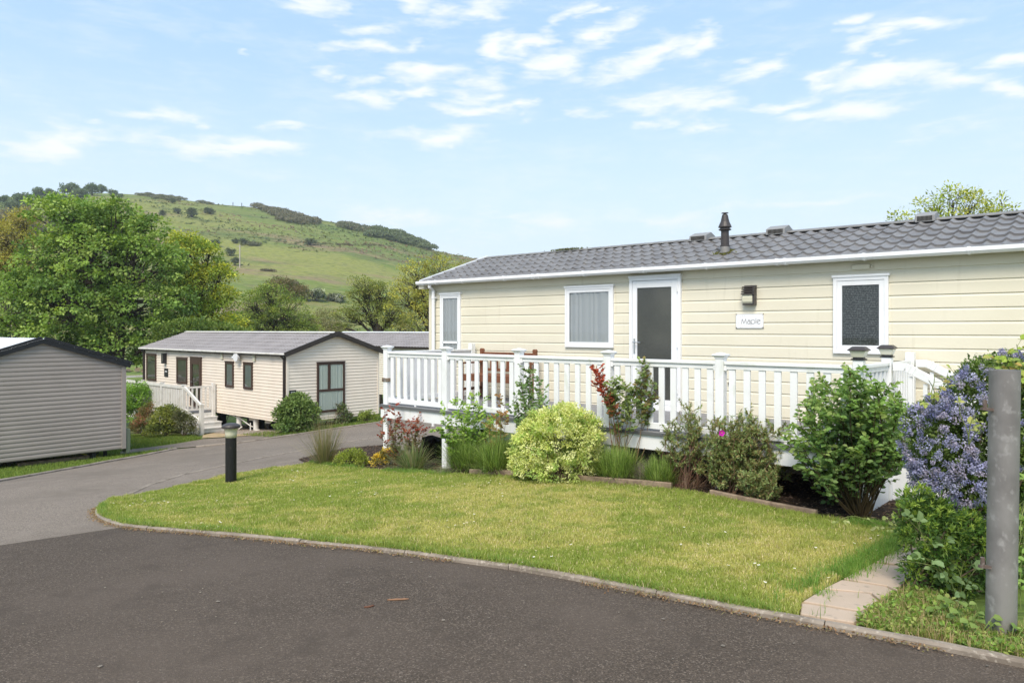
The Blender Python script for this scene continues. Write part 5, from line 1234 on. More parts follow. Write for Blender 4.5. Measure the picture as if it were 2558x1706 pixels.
for x, y, r, lb in ((431,502,8,'small dark shrub just under the hill crest'),(446,526,11,'left of two grey green bushes high on the hill'),(480,530,17,'wide grey green bush high on the hill'),(525,524,14,'low dark gorse mound right of the wide bush'),(512,604,11,'dark shrub left of the pair in the middle of the slope'),(540,605,15,'wider dark shrub beside the bracken on the mid slope'),
    (589,601,9,'dark round shrub left of the utility pole top'),(608,602,11,'dark shrub right of the utility pole top'),(574,628,14,'dark thorn bush left of the utility pole'),(586,652,14,'lower thorn bush left of the utility pole'),(777,603,13,'lone wind bent thorn bush in the middle of the slope'),
    (407,531,10,'dark low bush right of the maple top'),(720,735,16,'dark bush at the left end of the field hedge'),(560,660,12,'pale thorn scrub below the pole')):
    hillbush(x, y, r, lb)
hillbush(752, 731, 24, 'dark green bush in the field hedge above the oaks', grp='hedge bushes at the foot of the hill', k=2); hillbush(790, 735, 22, 'rounded hedge bush dusted with white blossom', grp='hedge bushes at the foot of the hill', k=2, pal=((.06,.085,.035),(.09,.12,.05),(.38,.40,.30)))
hillbush(838, 743, 24, 'low dark hedge bush with white blossom right of the hedge', grp='hedge bushes at the foot of the hill', ry=9, k=1.5, pal=((.05,.07,.03),(.08,.09,.04),(.35,.36,.30)))
hillbush(715, 712, 30, 'large brown green thicket above the hedge', grp='hedge bushes at the foot of the hill', k=2, ry=14, pal=((.13,.11,.07),(.10,.10,.05),(.16,.14,.08)))
# gorse and scrub too dense to count
mb = MB()
def scrub(poly, n, r, pal):
    q = np.array([gp(*a)[:2] for a in poly]); P = scatter(q, n); 
    for i in range(n):
        rr = r*rng.uniform(.5, 1.3); c = np.array([P[i, 0], P[i, 1], float(G(*P[i]))+rr*.35])
        k = 150; d = rdir(k); d[:, 2] = np.abs(d[:, 2])
        leafcloud(mb, c+d*np.array([rr, rr, rr*.5]), rdir(k), unit(d+UP*.5), rr*.26, .8, pick(pal, k, .25))
DG = [(.10,.115,.06),(.13,.14,.075),(.08,.09,.055),(.15,.135,.08)]
scrub([(340,484),(408,490),(465,500),(455,505),(400,500),(345,494)], 60, 1.4, DG)
scrub([(495,504),(532,511),(530,514),(497,510)], 14, 1.2, DG)
scrub([(632,517),(700,528),(755,546),(800,556),(790,566),(735,560),(690,552),(700,545),(660,530)], 120, 2.1, [(.12,.115,.065),(.15,.13,.08),(.095,.10,.06)])
scrub([(850,561),(930,577),(922,585),(850,570)], 50, 2.0, DG)
scrub([(925,577),(985,584),(1040,604),(1085,626),(1060,624),(990,606),(925,594)], 190, 2.4, [(.10,.13,.06),(.14,.165,.08),(.08,.10,.055)])
scrub([(700,606),(900,613),(985,617),(985,619),(900,616),(700,610)], 40, .6, [(.10,.10,.045),(.13,.11,.06)])
scrub([(650,675),(690,678),(692,681),(650,677)], 12, .7, [(.10,.08,.05)])
scrub([(605,608),(650,612),(645,617),(605,614)], 16, 1.0, DG)
tag(mb.build('scrub', m_leaf), 'dark gorse scrub in bands along the hill crest and slope', 'scrub', kind='stuff')
# rough tussocks over the whole slope
mb = MB(); n = 16000; T = np.column_stack([rng.uniform(-230, 60, n), 70+255*rng.random(n)**.8]); f = fbm(T[:, 0]*.03, T[:, 1]*.09, 3)+fbm(T[:, 0]*.15, T[:, 1]*.3, 8)*.6; T = T[f > -.05]; n = len(T)
rr = rng.uniform(.25, .8, n); z = G(T[:, 0], T[:, 1])+rr*.15; g_ = vn(T[:, 0]*.05, T[:, 1]*.09, 5)[:, None]
c_ = np.where(g_ > .25, np.array([[.17,.125,.08]]), np.where(g_ < -.2, np.array([[.075,.10,.035]]), np.array([[.13,.145,.05]])))
for _ in range(3): leafcloud(mb, np.column_stack([T, z])+rng.normal(0, .3, (n, 3))*np.array([1, 1, .2]), rdir(n)*np.array([1, 1, .3])+UP*.2, rdir(n)*.5+UP+np.array([0, -.5, 0]), rr*1.3, .8, c_*rng.uniform(.7, 1.2, (n, 1)))
tag(mb.build('rough_grass', m_leaf), 'rough grass and bracken tussocks over the hillside', 'rough grass', kind='stuff')
g = gp(599, 669); H_ = (669-612)/F*g[1]; up_ = empty('utility_pole', *g, 0, 'pale slim utility pole standing on the hillside', 'utility pole')
mb = MB(); mb.tube([(0, 0, -.3), (0, 0, H_)], .16, 8, col=(.5,.46,.4)); mb.build('pole', mat('pale_timber_pole', (.42,.38,.33), .9), up_)
mb = MB(); mb.box(-.9, .9, -.06, .06, H_-.5, H_-.36); mb.build('crossarm', mat('grey_timber', (.3,.28,.25), .9), up_)
for k, (x, y) in enumerate(((780,750),(795,751),(820,751),(838,752),(852,753),(735,748))):
    g = gp(x, y); mb = MB(); mb.box(-.07, .07, -.07, .07, -.1, 1.1); f_ = mb.build('fence_post', m_timber); f_.location = g; tag(f_, ('second', 'third', 'fourth', 'fifth', 'last', 'first')[k]+' small fence post from the left along the field hedge', 'fence post', 'fence posts by the field hedge')
for k, (x, y) in enumerate(((582,514),(604,515))):
    g = gp(x, y); mb = MB(); mb.box(-.12, .12, -.12, .12, -.1, 1.5); f_ = mb.build('marker_post', m_black); f_.location = g; tag(f_, ('left' if k == 0 else 'right')+' of the two tiny dark posts on the hill crest', 'post', 'two posts on the crest')

# ---- bushes across the road
def gb(x, y): return gp(x, y)
b_ = gb(345, 1083); bush(b_[1], [(345,1000,40,46),(330,1040,40,40),(368,990,22,22),(320,1000,30,34),(300,1030,30,30)], 'bright green rounded bush in front of the white deck rails', [(.15,.27,.04),(.20,.33,.05),(.10,.19,.03)], 330, .16, 26, .075, base=b_, stems=10)
b_ = gb(365, 1092); bush(b_[1], [(362,1045,24,28),(345,1070,20,20),(372,1020,12,16)], 'reddish bronze tipped bush beside the bright green one', [(.20,.15,.07),(.28,.14,.08),(.13,.15,.045)], 130, .13, 24, .06, base=b_)
b_ = gb(415, 1093); bush(b_[1], [(410,1050,30,34),(395,1075,30,20),(440,1060,26,28),(425,1030,20,16)], 'olive green bush between the bronze bush and the steps', [(.17,.20,.04),(.22,.24,.05),(.11,.14,.035)], 230, .14, 26, .07, base=b_)
b_ = gb(460, 1092); bush(b_[1], [(462,1060,22,28),(478,1078,12,14),(450,1040,14,14)], 'dark grey leaved bush right beside the wooden steps', [(.11,.12,.06),(.15,.15,.08),(.09,.10,.04)], 130, .13, 20, .06, base=b_)
b_ = gb(742, 1080); bush(b_[1], [(742,1030,42,40),(715,1045,30,32),(775,1040,24,34),(745,1005,22,22),(740,1060,48,22)], 'dark green bush at the corner of the beige home', [(.08,.135,.035),(.12,.18,.05),(.16,.22,.07)], 360, .15, 26, .085, base=b_)
b_ = gb(845, 1062); bush(b_[1], [(848,1022,17,16),(832,1040,14,18),(858,1048,20,18),(845,1018,10,12)], 'small dark bush under the gable window of the beige home', [(.09,.14,.05),(.13,.17,.07),(.17,.15,.10)], 110, .12, 22, .07, base=b_)
b_ = gb(915, 1056); bush(b_[1], [(910,1040,14,11),(925,1032,6,7),(938,1044,7,7)], 'little yellow green bush near the right corner of the gable', [(.20,.25,.05),(.15,.19,.05)], 50, .1, 20, .06, base=b_)

# ---- the flower bed
def strands(mb, c, n, L_, spread, w, pal, up=1.0, bend=.5, jit=.2, rad=.03, segs=4, stiff=1.0):
    """arching strap leaves or stiff stems from a base disc"""
    a = rng.uniform(0, 2*np.pi, n); el_ = np.abs(rng.normal(0, spread, n)); d0 = np.stack([np.cos(a)*np.sin(el_), np.sin(a)*np.sin(el_), np.cos(el_)*up], 1); d0 = unit(d0)
    b = c+np.stack([np.cos(a), np.sin(a), np.zeros(n)], 1)*rad*np.sqrt(rng.random((n, 1))); L2 = (L_*rng.uniform(.4, 1.1, n))[:, None]
    out = unit(d0*np.array([1, 1, 0])+1e-6); sd_ = np.cross(out, UP)*1.0; pts = []
    for k in range(segs+1):
        t_ = k/segs; pts.append(b+d0*L2*t_+(out*.35-UP)*L2*bend*t_**2.2*np.sin(el_+.15)[:, None])
    V = []
    for k, p_ in enumerate(pts):
        ww = w*(1-(k/segs)**1.6)*.5+w*.04; V += [p_-sd_*ww, p_+sd_*ww]
    V = np.stack(V, 1).reshape(-1, 3); m_ = 2*(segs+1); i = np.arange(n)[:, None]*m_; C = np.repeat(np.clip(pick(pal, n, jit)*1.45, 0, .85), m_, 0)
    mb.raw(V, i+np.array([[0, 1, 3, 2]]), C); b0 = mb.n-len(V)
    for k in range(1, segs): mb.FN.append((i+b0+np.array([[2*k, 2*k+1, 2*k+3, 2*k+2]]), 0))
def tuft(name, x, y, n, L_, spread, w, pal, label, cat='plant', group=None, part='leaves', **kw):
    b_ = gp(x, y); r = empty(name, *b_, 0, label, cat, group); mb = MB(); strands(mb, b_, n, L_, spread, w, pal, **kw); mb.build(part, m_blade, r, world=True); return r, b_
tuft('rush_clump', 812, 1166, 520, .98, .5, .0055, [(.14,.13,.06),(.19,.16,.08),(.10,.12,.05),(.24,.20,.11)], 'spiky brown green rush clump at the road end of the bed', bend=.12, rad=.10, segs=3)
b_ = gp(878, 1170); bush(b_[1], [(880,1146,34,26),(860,1152,24,20),(900,1152,22,18)], 'small round bright green shrub beside the rush clump', [(.20,.25,.04),(.26,.30,.05),(.13,.17,.03)], 220, .05, 22, .025, base=b_, name='shrub', cat='shrub')
b_ = gp(955, 1166); r = bush(b_[1], [(950,1150,24,14),(970,1135,16,16)], 'low plant with golden yellow leaves at the foot of the corner post', [(.60,.42,.05),(.50,.38,.06),(.16,.15,.04),(.12,.12,.04)], 90, .045, 22, .03, base=b_, name='shrub', cat='shrub')
r, b_ = tuft('strappy_plant', 1032, 1178, 520, .58, .62, .011, [(.10,.16,.05),(.15,.21,.08),(.20,.24,.11),(.24,.23,.13)], 'clump of arching strap leaves in front of the dark log', bend=.45, rad=.13, segs=5)
strs = MB(); strands(strs, b_, 90, .5, .9, .008, [(.26,.24,.15),(.32,.28,.19)], bend=.7, rad=.15); strs.build('dry_leaves', m_blade, r, world=True)
# log
lg = gp(1078, 1150); r = empty('log', lg[0], lg[1]+.25, lg[2], 0, 'charred dark tree stump lying in the bed behind the strap leaves', 'log')
mb = MB(); n = 18; vs = []
for z, rr in ((-.05, .22), (.1, .23), (.25, .21), (.33, .19)):
    for k in range(n): a = 2*math.pi*k/n; q = rr*(1+.12*math.sin(3*a+z*5)+rng.uniform(-.05, .05)); vs.append((1.15*q*math.cos(a), q*math.sin(a), z+(rng.uniform(-.05, .05) if z > .3 else 0)))
mb.raw(vs, [(i*n+k, i*n+(k+1) % n, (i+1)*n+(k+1) % n, (i+1)*n+k) for i in range(3) for k in range(n)]); mb.FN.append((np.array([[3*n+k for k in range(n)]]), 0)); mb.build('stump', mat('charred_wood', (.018,.013,.011), .95, .1, bump=(14,1,.03)), r)
# roses: canes with compound leaves
def rose(x, y, tips, leaf, pal, label, r=.005, start=.25, sprays=9, canecol=(.16,.10,.05), redtip=None, name='rose_bush', cat='rose bush', group=None, side=.09, dens=1.0, flowers=None, depth=.12):
    b_ = gp(x, y); root = empty(name, *b_, 0, label, cat, group); mc = MB(); ml = MB()
    P_, D_, N_, C_, S_ = [], [], [], [], []
    for (tx, ty, *dy) in tips:
        Y = b_[1]+(dy[0] if dy else rng.uniform(-depth, depth)); e = px(tx, ty, Y); pts = limb(mc, b_+np.array([rng.normal(0, .02), rng.normal(0, .02), 0]), e, r, r*.4, 6, 8, .05, .02, canecol); L_ = np.linalg.norm(e-b_)
        ns = max(2, int(sprays*L_*dens))
        for k in range(ns):
            u = start+(1-start)*(k+rng.random())/ns; f = u*8; i = min(int(f), 7); p_ = pts[i]+(pts[i+1]-pts[i])*(f-i); ax = unit(pts[i+1]-pts[i])
            d = unit(rdir(1)[0]*np.array([1, 1, .4])+ax*.5+UP*.2); q = p_+d*side*rng.uniform(.5, 1.3); mc.tube([p_, (p_+q)/2+UP*.006, q], [r*.35, r*.3, r*.2], 4, col=canecol, cap=False)
            col = pick(pal if not (redtip and u > .72) else redtip, 1, .1)[0]
            sd_ = unit(np.cross(d, UP)); nleaf = 5
            for m_, (along, sgn_) in enumerate(((0, 0), (-.30, 1), (-.30, -1), (-.68, 1), (-.68, -1))):
                pp = q+d*along*side; dd = d*(.75 if sgn_ else 1)+sd_*sgn_*.9-UP*.25; P_.append(pp); D_.append(dd+rng.normal(0, .2, 3)); N_.append(UP*.7+np.array([0, -.5, 0])+rng.normal(0, .45, 3)); C_.append(col*rng.uniform(.8, 1.2)); S_.append(leaf*rng.uniform(.7, 1.15))
    leafcloud(ml, np.array(P_), np.array(D_), np.array(N_), np.array(S_), .72, np.clip(np.array(C_), 0, 1), .25, 'round')
    mc.build('stems', m_twig, root, world=True, smooth=True); ml.build('leaves', m_leaf, root, world=True); return root, b_
RED = [(.22,.045,.03),(.28,.09,.05),(.16,.05,.03)]
rose(985, 1174, [(962,1020),(985,1012),(1000,1035),(955,1060),(975,1045),(1003,1055),(950,1080),(990,1075)], .045, [(.10,.11,.05),(.13,.13,.06),(.16,.07,.04)], 'rose with dark red new leaves by the left corner post', redtip=RED, start=.2, sprays=16)
rose(1025, 1176, [(1012,1055),(1030,1048),(1045,1045),(1052,1058),(1020,1075),(1058,1070),(1038,1062)], .042, [(.12,.12,.06),(.15,.11,.06)], 'smaller red tinted rose just left of the second deck post', redtip=RED, start=.35, sprays=18)
rose(1160, 1186, [(1110,1015),(1135,1005),(1162,1000),(1185,985),(1212,990),(1150,1030),(1120,1045),(1200,1030),(1230,1050),(1180,1045),(1245,1035),(1105,1070),(1140,1075),(1215,1068),(1170,1015),(1090,1075,-.1)], .05, [(.17,.28,.05),(.22,.34,.07),(.11,.19,.04),(.26,.36,.08)], 'light green leafy rose right of the second deck post', start=.3, sprays=20, canecol=(.16,.20,.06))
rose(1322, 1192, [(1310,915),(1325,925),(1300,950),(1345,975),(1290,985),(1335,945),(1305,975),(1340,1010),(1285,1020),(1320,1040),(1350,1035),(1355,980),(1270,1010)], .052, [(.095,.16,.055),(.13,.20,.075),(.16,.23,.08)], 'tall dark leaved rose climbing in front of the third deck post', start=.3, sprays=16, canecol=(.12,.07,.05))
rose(1250, 1190, [(1245,985),(1262,1010),(1240,1030),(1265,1050),(1225,1050)], .05, [(.24,.20,.07),(.16,.21,.06)], 'thin rose with orange brown new leaves left of the dark rose', start=.45, sprays=9, canecol=(.20,.08,.05), redtip=[(.27,.16,.07),(.22,.18,.07)])
rose(1555, 1205, [(1478,916),(1492,925),(1500,945),(1487,960)], .044, [(.13,.16,.05),(.22,.08,.04)], 'left red leaved rose cane reaching above the deck rail', start=.62, sprays=16, canecol=(.20,.09,.05), redtip=[(.30,.06,.03),(.22,.05,.03)], side=.07)
rose(1562, 1207, [(1535,950),(1545,960),(1560,955),(1530,980),(1565,975),(1550,1000),(1545,1050)], .050, [(.14,.20,.06),(.19,.25,.09),(.15,.19,.06)], 'middle rose cane with mixed green leaves in front of the fourth deck post', start=.66, sprays=17, canecol=(.15,.10,.05), side=.09)
rose(1568, 1208, [(1605,907),(1612,925),(1632,955),(1600,960),(1625,985),(1645,965),(1590,1000)], .050, [(.13,.19,.06),(.17,.22,.08),(.18,.15,.06)], 'right rose cane leaning towards the white door', start=.64, sprays=14, canecol=(.20,.13,.07), side=.08)
# lavender mounds
def lavender(x, y, w, h, n, label, pal=((.12,.19,.04),(.20,.29,.065),(.08,.12,.03),(.30,.38,.12)), grp='lavender mounds', L_=.30, wd=.0062):
    b_ = gp(x, y); root = empty('lavender', *b_, 0, label, 'lavender', grp); mb = MB(); s = b_[1]/F; R = w*s; 
    for k in range(26):
        a, q = rng.uniform(0, 6.28), R*math.sqrt(rng.random())*.8; c = b_+np.array([q*math.cos(a), q*math.sin(a)*.8+R*.25, h*s*.30*(1-(q/R)**2)])+np.array([0, .14, 0]); strands(mb, c, n//50, h*s*.9, .62, wd, pal, bend=.15, rad=.06, segs=3)
    strands(mb, b_+np.array([0, R*.25+.14, h*s*.25]), n//10, h*s*.85, .75, wd, pal, bend=.2, rad=R*.6, segs=3)
    mb.build('foliage', m_blade, root, world=True)
    mb = MB()
    for k in range(24): a = rng.uniform(0, 6.28); limb(mb, b_+np.array([0, R*.2, 0]), b_+np.array([R*.7*math.cos(a), R*.2+R*.6*math.sin(a), h*s*.35]), .006, .002, 4, 3, .1, 0, (.10,.07,.05))
    mb.build('stems', m_twig, root, world=True); return root
lavender(1158, 1189, 40, 95, 5200, 'feathery green lavender right of the second deck post')
lavender(1243, 1196, 50, 95, 6200, 'feathery green lavender at the left side of the variegated shrub')
lavender(1480, 1207, 36, 90, 4600, 'feathery green lavender at the right side of the variegated shrub')
lavender(1548, 1218, 48, 92, 5600, 'bushy lavender below the canes of the red rose')
lavender(1655, 1228, 28, 80, 2600, 'small thin lavender right of the dead grey one')
lavender(1612, 1222, 26, 62, 1300, 'dead grey brown lavender between two green ones', ((.17,.14,.13),(.24,.20,.18),(.12,.10,.09)))
lavender(1105, 1195, 14, 26, 400, 'low grey tuft at the foot of the second deck post', ((.22,.22,.15),(.18,.2,.12)))
# variegated pittosporum
b_ = gp(1390, 1210); Yp = b_[1]+.12
bush(Yp, [(1392,1110,112,88),(1330,1140,62,62),(1455,1100,52,60),(1400,1060,70,44),(1385,1170,100,40),(1340,1090,50,44),(1455,1150,50,50),(1425,1030,38,20),(1305,1165,34,30),(1478,1060,26,26),(1345,1050,30,20)], 'large domed shrub with cream and green variegated leaves in the middle of the bed', [(.50,.54,.22),(.60,.62,.30),(.38,.46,.13),(.24,.34,.09),(.50,.54,.20)], 1050, .05, 38, .034, base=b_, name='shrub', cat='shrub', asp=.5, shell=.62, flat=1.0, stems=20, jit=.22)
# rock rose: grey green, woody, with a magenta flower
CIS = [(.17,.235,.08),(.23,.30,.12),(.13,.18,.065),(.27,.27,.11),(.22,.17,.08)]
def sprigs(mb, mc, b_, tips, leaf, pal, r=.006, n_=16, asp=.32, canecol=(.14,.09,.06), start=.35):
    P_, D_, N_, C_ = [], [], [], []
    for (tx, ty) in tips:
        e = px(tx, ty, b_[1]+rng.uniform(-.22, .22)); pts = limb(mc, b_+np.array([rng.normal(0, .05), rng.normal(0, .04), 0]), e, r, r*.3, 5, 7, .09, .0, canecol)
        for sh in range(6):
            u = rng.uniform(start, 1); f = u*7; i = min(int(f), 6); p_ = pts[i]+(pts[i+1]-pts[i])*(f-i); q = p_+unit(rdir(1)[0]*np.array([1, 1, .5])+UP*.8)*rng.uniform(.06, .15)
            if sh == 0: p_, q = pts[-2], pts[-1]
            mc.tube([p_, q], [r*.3, r*.15], 4, col=canecol, cap=False); ax = unit(q-p_)
            for k in range(n_): s_ = rng.uniform(.1, 1.05); P_.append(p_+(q-p_)*s_); D_.append(ax*.7+rdir(1)[0]*.9); N_.append(ax+UP*.5+rdir(1)[0]*.4); C_.append(pick(pal, 1, .2)[0])
    leafcloud(mb, np.array(P_), np.array(D_), np.array(N_), leaf*rng.uniform(.7, 1.2, len(P_)), asp, np.array(C_), .15)
b_ = gp(1790, 1245); root = empty('rock_rose', *b_, 0, 'straggly grey green rock rose with one magenta flower in front of the deck', 'shrub'); ml, mc = MB(), MB()
tips = [(rng.uniform(1765, 1965), rng.uniform(1050, 1160)) for _ in range(95)]+[(1875,1030),(1860,1045),(1890,1045),(1810,1050),(1800,1060),(1905,1070),(1925,1080),(1845,1055),(1935,1110),(1960,1100),(1965,1140),(1950,1160),(1780,1070),(1830,1040),(1850,1025)]+[(rng.uniform(1740, 1975), rng.uniform(1130, 1215)) for _ in range(40)]
sprigs(ml, mc, b_+np.array([.15, .1, 0]), tips, .042, CIS, n_=28); ml.build('leaves', m_leaf, root, world=True); mc.build('stems', m_twig, root, world=True)
def flower(root, xs, ys, Y, r, col, eye, nm='flower'):
    mb = MB(); c = px(xs, ys, Y)
    for k in range(5):
        a0 = 2*math.pi*k/5; ring = [c]+[c+np.array([math.cos(a0+d)*r*q, -.006-.01*q, math.sin(a0+d)*r*q]) for d, q in ((-.6, .75), (-.3, 1), (.05, .96), (.35, 1.02), (.62, .72))]
        mb.raw(ring, [(0,1,2,3),(0,3,4,5)], col)
    mb.lathe([(r*.02, .0), (r*.22, 0), (r*.22, .004)], tuple(c+np.array([0, -.012, 0])), 8, col=eye); return mb.build(nm, m_petal, root, world=True)
flower(root, 1802, 1081, b_[1]-.2, .034, (.62,.03,.48), (.8,.6,.2))
b_ = gp(1690, 1226); root = empty('rock_rose', *b_, 0, 'upright rock rose with bare brown lower stems left of the flowering one', 'shrub'); ml, mc = MB(), MB()
tips = [(1707,1015),(1720,1020),(1712,1035),(1725,1045),(1697,1030),(1690,1045),(1680,1055),(1670,1062),(1700,1055),(1730,1060),(1718,1070),(1745,1070),(1740,1055),(1755,1062),(1750,1085),(1665,1075),(1685,1080),(1705,1085),(1735,1090),(1760,1095),(1680,1100),(1725,1105),(1695,1110),(1750,1120),(1740,1135),(1760,1110),(1765,1140),(1670,1120),(1755,1165),(1680,1150)]
sprigs(ml, mc, b_+np.array([.05, .15, 0]), tips, .036, CIS, start=.5, n_=32, canecol=(.20,.11,.08)); ml.build('leaves', m_leaf, root, world=True); mc.build('stems', m_twig, root, world=True)
mb = MB(); strands(mb, b_+np.array([.1, .05, 0]), 260, .35, .9, .004, [(.22,.14,.10),(.28,.20,.15),(.16,.09,.06)], bend=.3, rad=.2); mb.build('dead_stems', m_blade, root, world=True)
b_ = gp(1885, 1262); root = empty('rock_rose', *b_, 0, 'low sprawling grey green plant at the dark end of the bed', 'shrub'); ml, mc = MB(), MB()
sprigs(ml, mc, b_, [(rng.uniform(1850, 1945), rng.uniform(1180, 1245)) for _ in range(48)], .038, CIS, start=.3, n_=22); ml.build('leaves', m_leaf, root, world=True); mc.build('stems', m_twig, root, world=True)
# the big rose in front of the stairs
tips = []
q = np.random.default_rng(12)
for k in range(58):
    a = q.uniform(0, 2*math.pi); rr = math.sqrt(q.random()); tips.append((2115+rr*165*math.cos(a), 1065+rr*125*math.sin(a)))
tips += [(2120,918),(2125,930),(2100,960),(2140,965),(2175,940),(2190,965),(2060,955),(2020,990),(2010,1010),(2160,945),(2080,985),(2210,975),(2150,985),(2255,1000),(2270,1010),(2245,1030),(2005,1050),(2290,1060),(2225,955),(1985,1080),(1975,1130),(2000,1170),(2270,1090),(2040,1190),(2020,1200)]
rose(2150, 1306, tips, .056, [(.085,.15,.04),(.115,.195,.055),(.17,.26,.085),(.06,.11,.035)], 'big vigorous green rose bush in front of the deck corner and stairs', r=.0065, start=.46, sprays=13, canecol=(.065,.05,.025), side=.11, depth=.42, redtip=[(.15,.25,.06),(.20,.27,.08),(.11,.19,.045)])
# hedge: blue flowering shrub above, glossy green shrub below, bramble through both
b_ = gp(2500, 1500); Yc = 4.75; bh = np.array([2.95, 4.85, float(G(2.95, 4.85))])
CE = [(2455,1020,84,104),(2352,1110,76,104),(2520,960,100,70),(2350,1045,42,50),(2480,1120,110,110),(2600,1100,120,160),(2400,1190,90,70),(2300,1095,40,70),(2640,980,90,90),(2350,1190,60,60),(2430,1240,60,60),(2480,1260,60,50)]
root = bush(Yc, [(a, b, c, d, rng.uniform(0, .25)) for a, b, c, d in CE], 'large shrub smothered in blue violet blossom behind the steel post', [(.10,.16,.04),(.15,.21,.055),(.07,.11,.03)], 1500, .05, 24, .028, base=bh, name='flowering_shrub', cat='flowering shrub', flat=1.0, shell=.75, stems=30)
B = P2B([(a, b, c+6, d+6) for a, b, c, d in CE], Yc+.02)
mb = MB(); K = 0
for c, r in B:
    k = int(5200*r[0]*r[2]); d = rdir(k); d = d[(d[:, 1] < .45)]; 
    P = c+d*np.array(r)*rng.uniform(.97, 1.10, (len(d), 1)); f = fbm(P[:, 0]*7, P[:, 2]*7, 4); P = P[(f > -.08) & (P[:, 1] < Yc+.1)]
    for p_ in P:
        inside = any((((p_-c2)/np.array(r2))**2).sum() < .72 for c2, r2 in B)
        if inside: continue
        n = 46; dd = rdir(n); L_ = rng.uniform(.5, 1.6); ax = unit(rdir(1)[0]+np.array([0, -.4, .5])); R_ = .0185*rng.uniform(.7, 1.25)
        off = dd*R_+ax*(rng.uniform(-1, 1, (n, 1))*R_*L_); leafcloud(mb, p_+off, rdir(n), unit(dd+.15*rdir(n)), R_*.62, .95, pick([(.23,.235,.38),(.27,.275,.43),(.17,.175,.32),(.33,.33,.47),(.31,.285,.38)], 1, .1)*rng.uniform(.75, 1.2, (n, 1)))
        K += 1
tag(mb.build('blossom', m_petal, root, world=True), kind='stuff')
bl2 = [(2325,1350,70,95,0),(2400,1350,60,60,.05),(2290,1290,40,60,.05),(2420,1430,70,110,.1),(2320,1450,55,60,0),(2480,1350,60,120,.15),(2360,1480,60,40,.05),(2600,1400,90,200,.3),(2560,1250,90,120,.25)]
b3 = gp(2380, 1545)
mb0 = P2B(bl2, b3[1]+.45)
root = bush(b3[1]+.45, bl2, 'glossy dark green evergreen shrub below the blue blossom beside the path', [(.06,.12,.025),(.09,.165,.035),(.16,.24,.045),(.045,.085,.02)], 1250, .055, 26, .034, base=b3+np.array([0, .4, 0]), name='shrub', cat='shrub', asp=.36, shell=.7, flat=1.0, stems=40)
# brighter shoot tips
mb = MB()
for c, r in mb0[:6]:
    d = rdir(70); d = d[(d[:, 1] < .3) & (d[:, 2] > -.5)]
    for p_ in c+d*np.array(r)*1.02:
        n = 14; t_ = rng.random((n, 1)); ax = unit(np.array([0, -.5, 1])+rdir(1)[0]*.5); leafcloud(mb, p_+ax*t_*.06, rdir(n)+ax*1.2, rdir(n)+UP, .032, .3, pick([(.26,.34,.06),(.20,.29,.05)], n, .15))
mb.build('shoots', m_leaf, root, world=True)
# bramble
def bramble(x, y, tips, label, leaf=.055, pal=((.15,.22,.09),(.19,.27,.12),(.12,.18,.06)), dY=-.08, r=.004, Y=None, start=.1, canecol=(.20,.24,.08), every=.11, redt=None):
    b_ = gp(x, y) if Y is None else px(x, y, Y); root = empty('bramble', b_[0], b_[1], min(b_[2], float(G(b_[0], b_[1]))+.3) if Y else b_[2], 0, label, 'bramble'); mc, ml = MB(), MB(); P_, D_, N_, C_, S_ = [], [], [], [], []
    for (tx, ty) in tips:
        e = px(tx, ty, b_[1]+dY+rng.uniform(-.08, .08)); pts = limb(mc, b_, e, r, r*.5, 5, 8, .05, .10, canecol); n = max(2, int(np.linalg.norm(e-b_)/every))
        for k in range(n):
            f = (start+(1-start)*(k+.5)/n)*8; i = min(int(f), 7); p_ = pts[i]+(pts[i+1]-pts[i])*(f-i); d = unit(rdir(1)[0]+np.array([0, -.5, .3])); q = p_+d*.05; mc.tube([p_, q], r*.3, 4, col=canecol, cap=False); sd_ = unit(np.cross(d, UP)); nn_ = unit(np.array([0, -.7, .8])+rdir(1)[0]*.35)
            for a, s_ in ((0, 1.0), (1, .8), (-1, .8)): P_.append(q); D_.append(d*(1.0 if a == 0 else .35)+sd_*a-UP*.2); N_.append(nn_); C_.append(pick(redt if redt is not None and rng.random() < .3 else pal, 1, .12)[0]); S_.append(leaf*s_*rng.uniform(.8, 1.2))
    leafcloud(ml, np.array(P_), np.array(D_), np.array(N_), np.array(S_), .72, np.array(C_), .22, 'round'); ml.build('leaves', m_leaf, root, world=True); mc.build('stems', m_twig, root, world=True, smooth=True)
bramble(2395, 1500, [(2300,1385),(2340,1400),(2375,1450),(2410,1400),(2260,1290),(2290,1300),(2440,1420),(2350,1345),(2240,1400),(2395,1475),(2320,1420)], 'pale green bramble trailing over the front of the dark green shrub')
bramble(2250, 1340, [(2080,1312),(2120,1322),(2180,1335),(2205,1300),(2215,1282)], 'thin arching bramble stem with cream green leaves over the lawn edge', pal=((.32,.34,.16),(.24,.28,.10)), leaf=.045)
bramble(2560, 1250, [(2545,1310),(2575,1360),(2550,1400),(2560,1200),(2540,1480),(2570,1150),(2550,1340),(2550,1520)], 'green bramble leaves at the right edge behind the steel post', Y=4.1, dY=-.05, pal=((.16,.26,.06),(.22,.32,.08)))
bramble(2580, 1000, [(2500,885),(2520,875),(2540,860),(2480,905),(2560,850),(2530,900),(2555,880),(2590,870),(2550,920),(2560,950),(2450,915),(2570,990),(2545,935)], 'climber with orange tinged young leaves above the steel post', Y=4.5, dY=0, pal=((.24,.32,.06),(.30,.34,.08),(.18,.25,.06)), redt=((.34,.25,.07),(.30,.30,.08)), every=.05, leaf=.05)
bramble(2330, 1010, [(2335,935),(2320,950),(2395,925),(2300,990)], 'few orange green shoots reaching out left of the blue blossom', Y=4.6, dY=-.05, pal=((.24,.28,.07),(.28,.24,.07)), leaf=.04, every=.16)
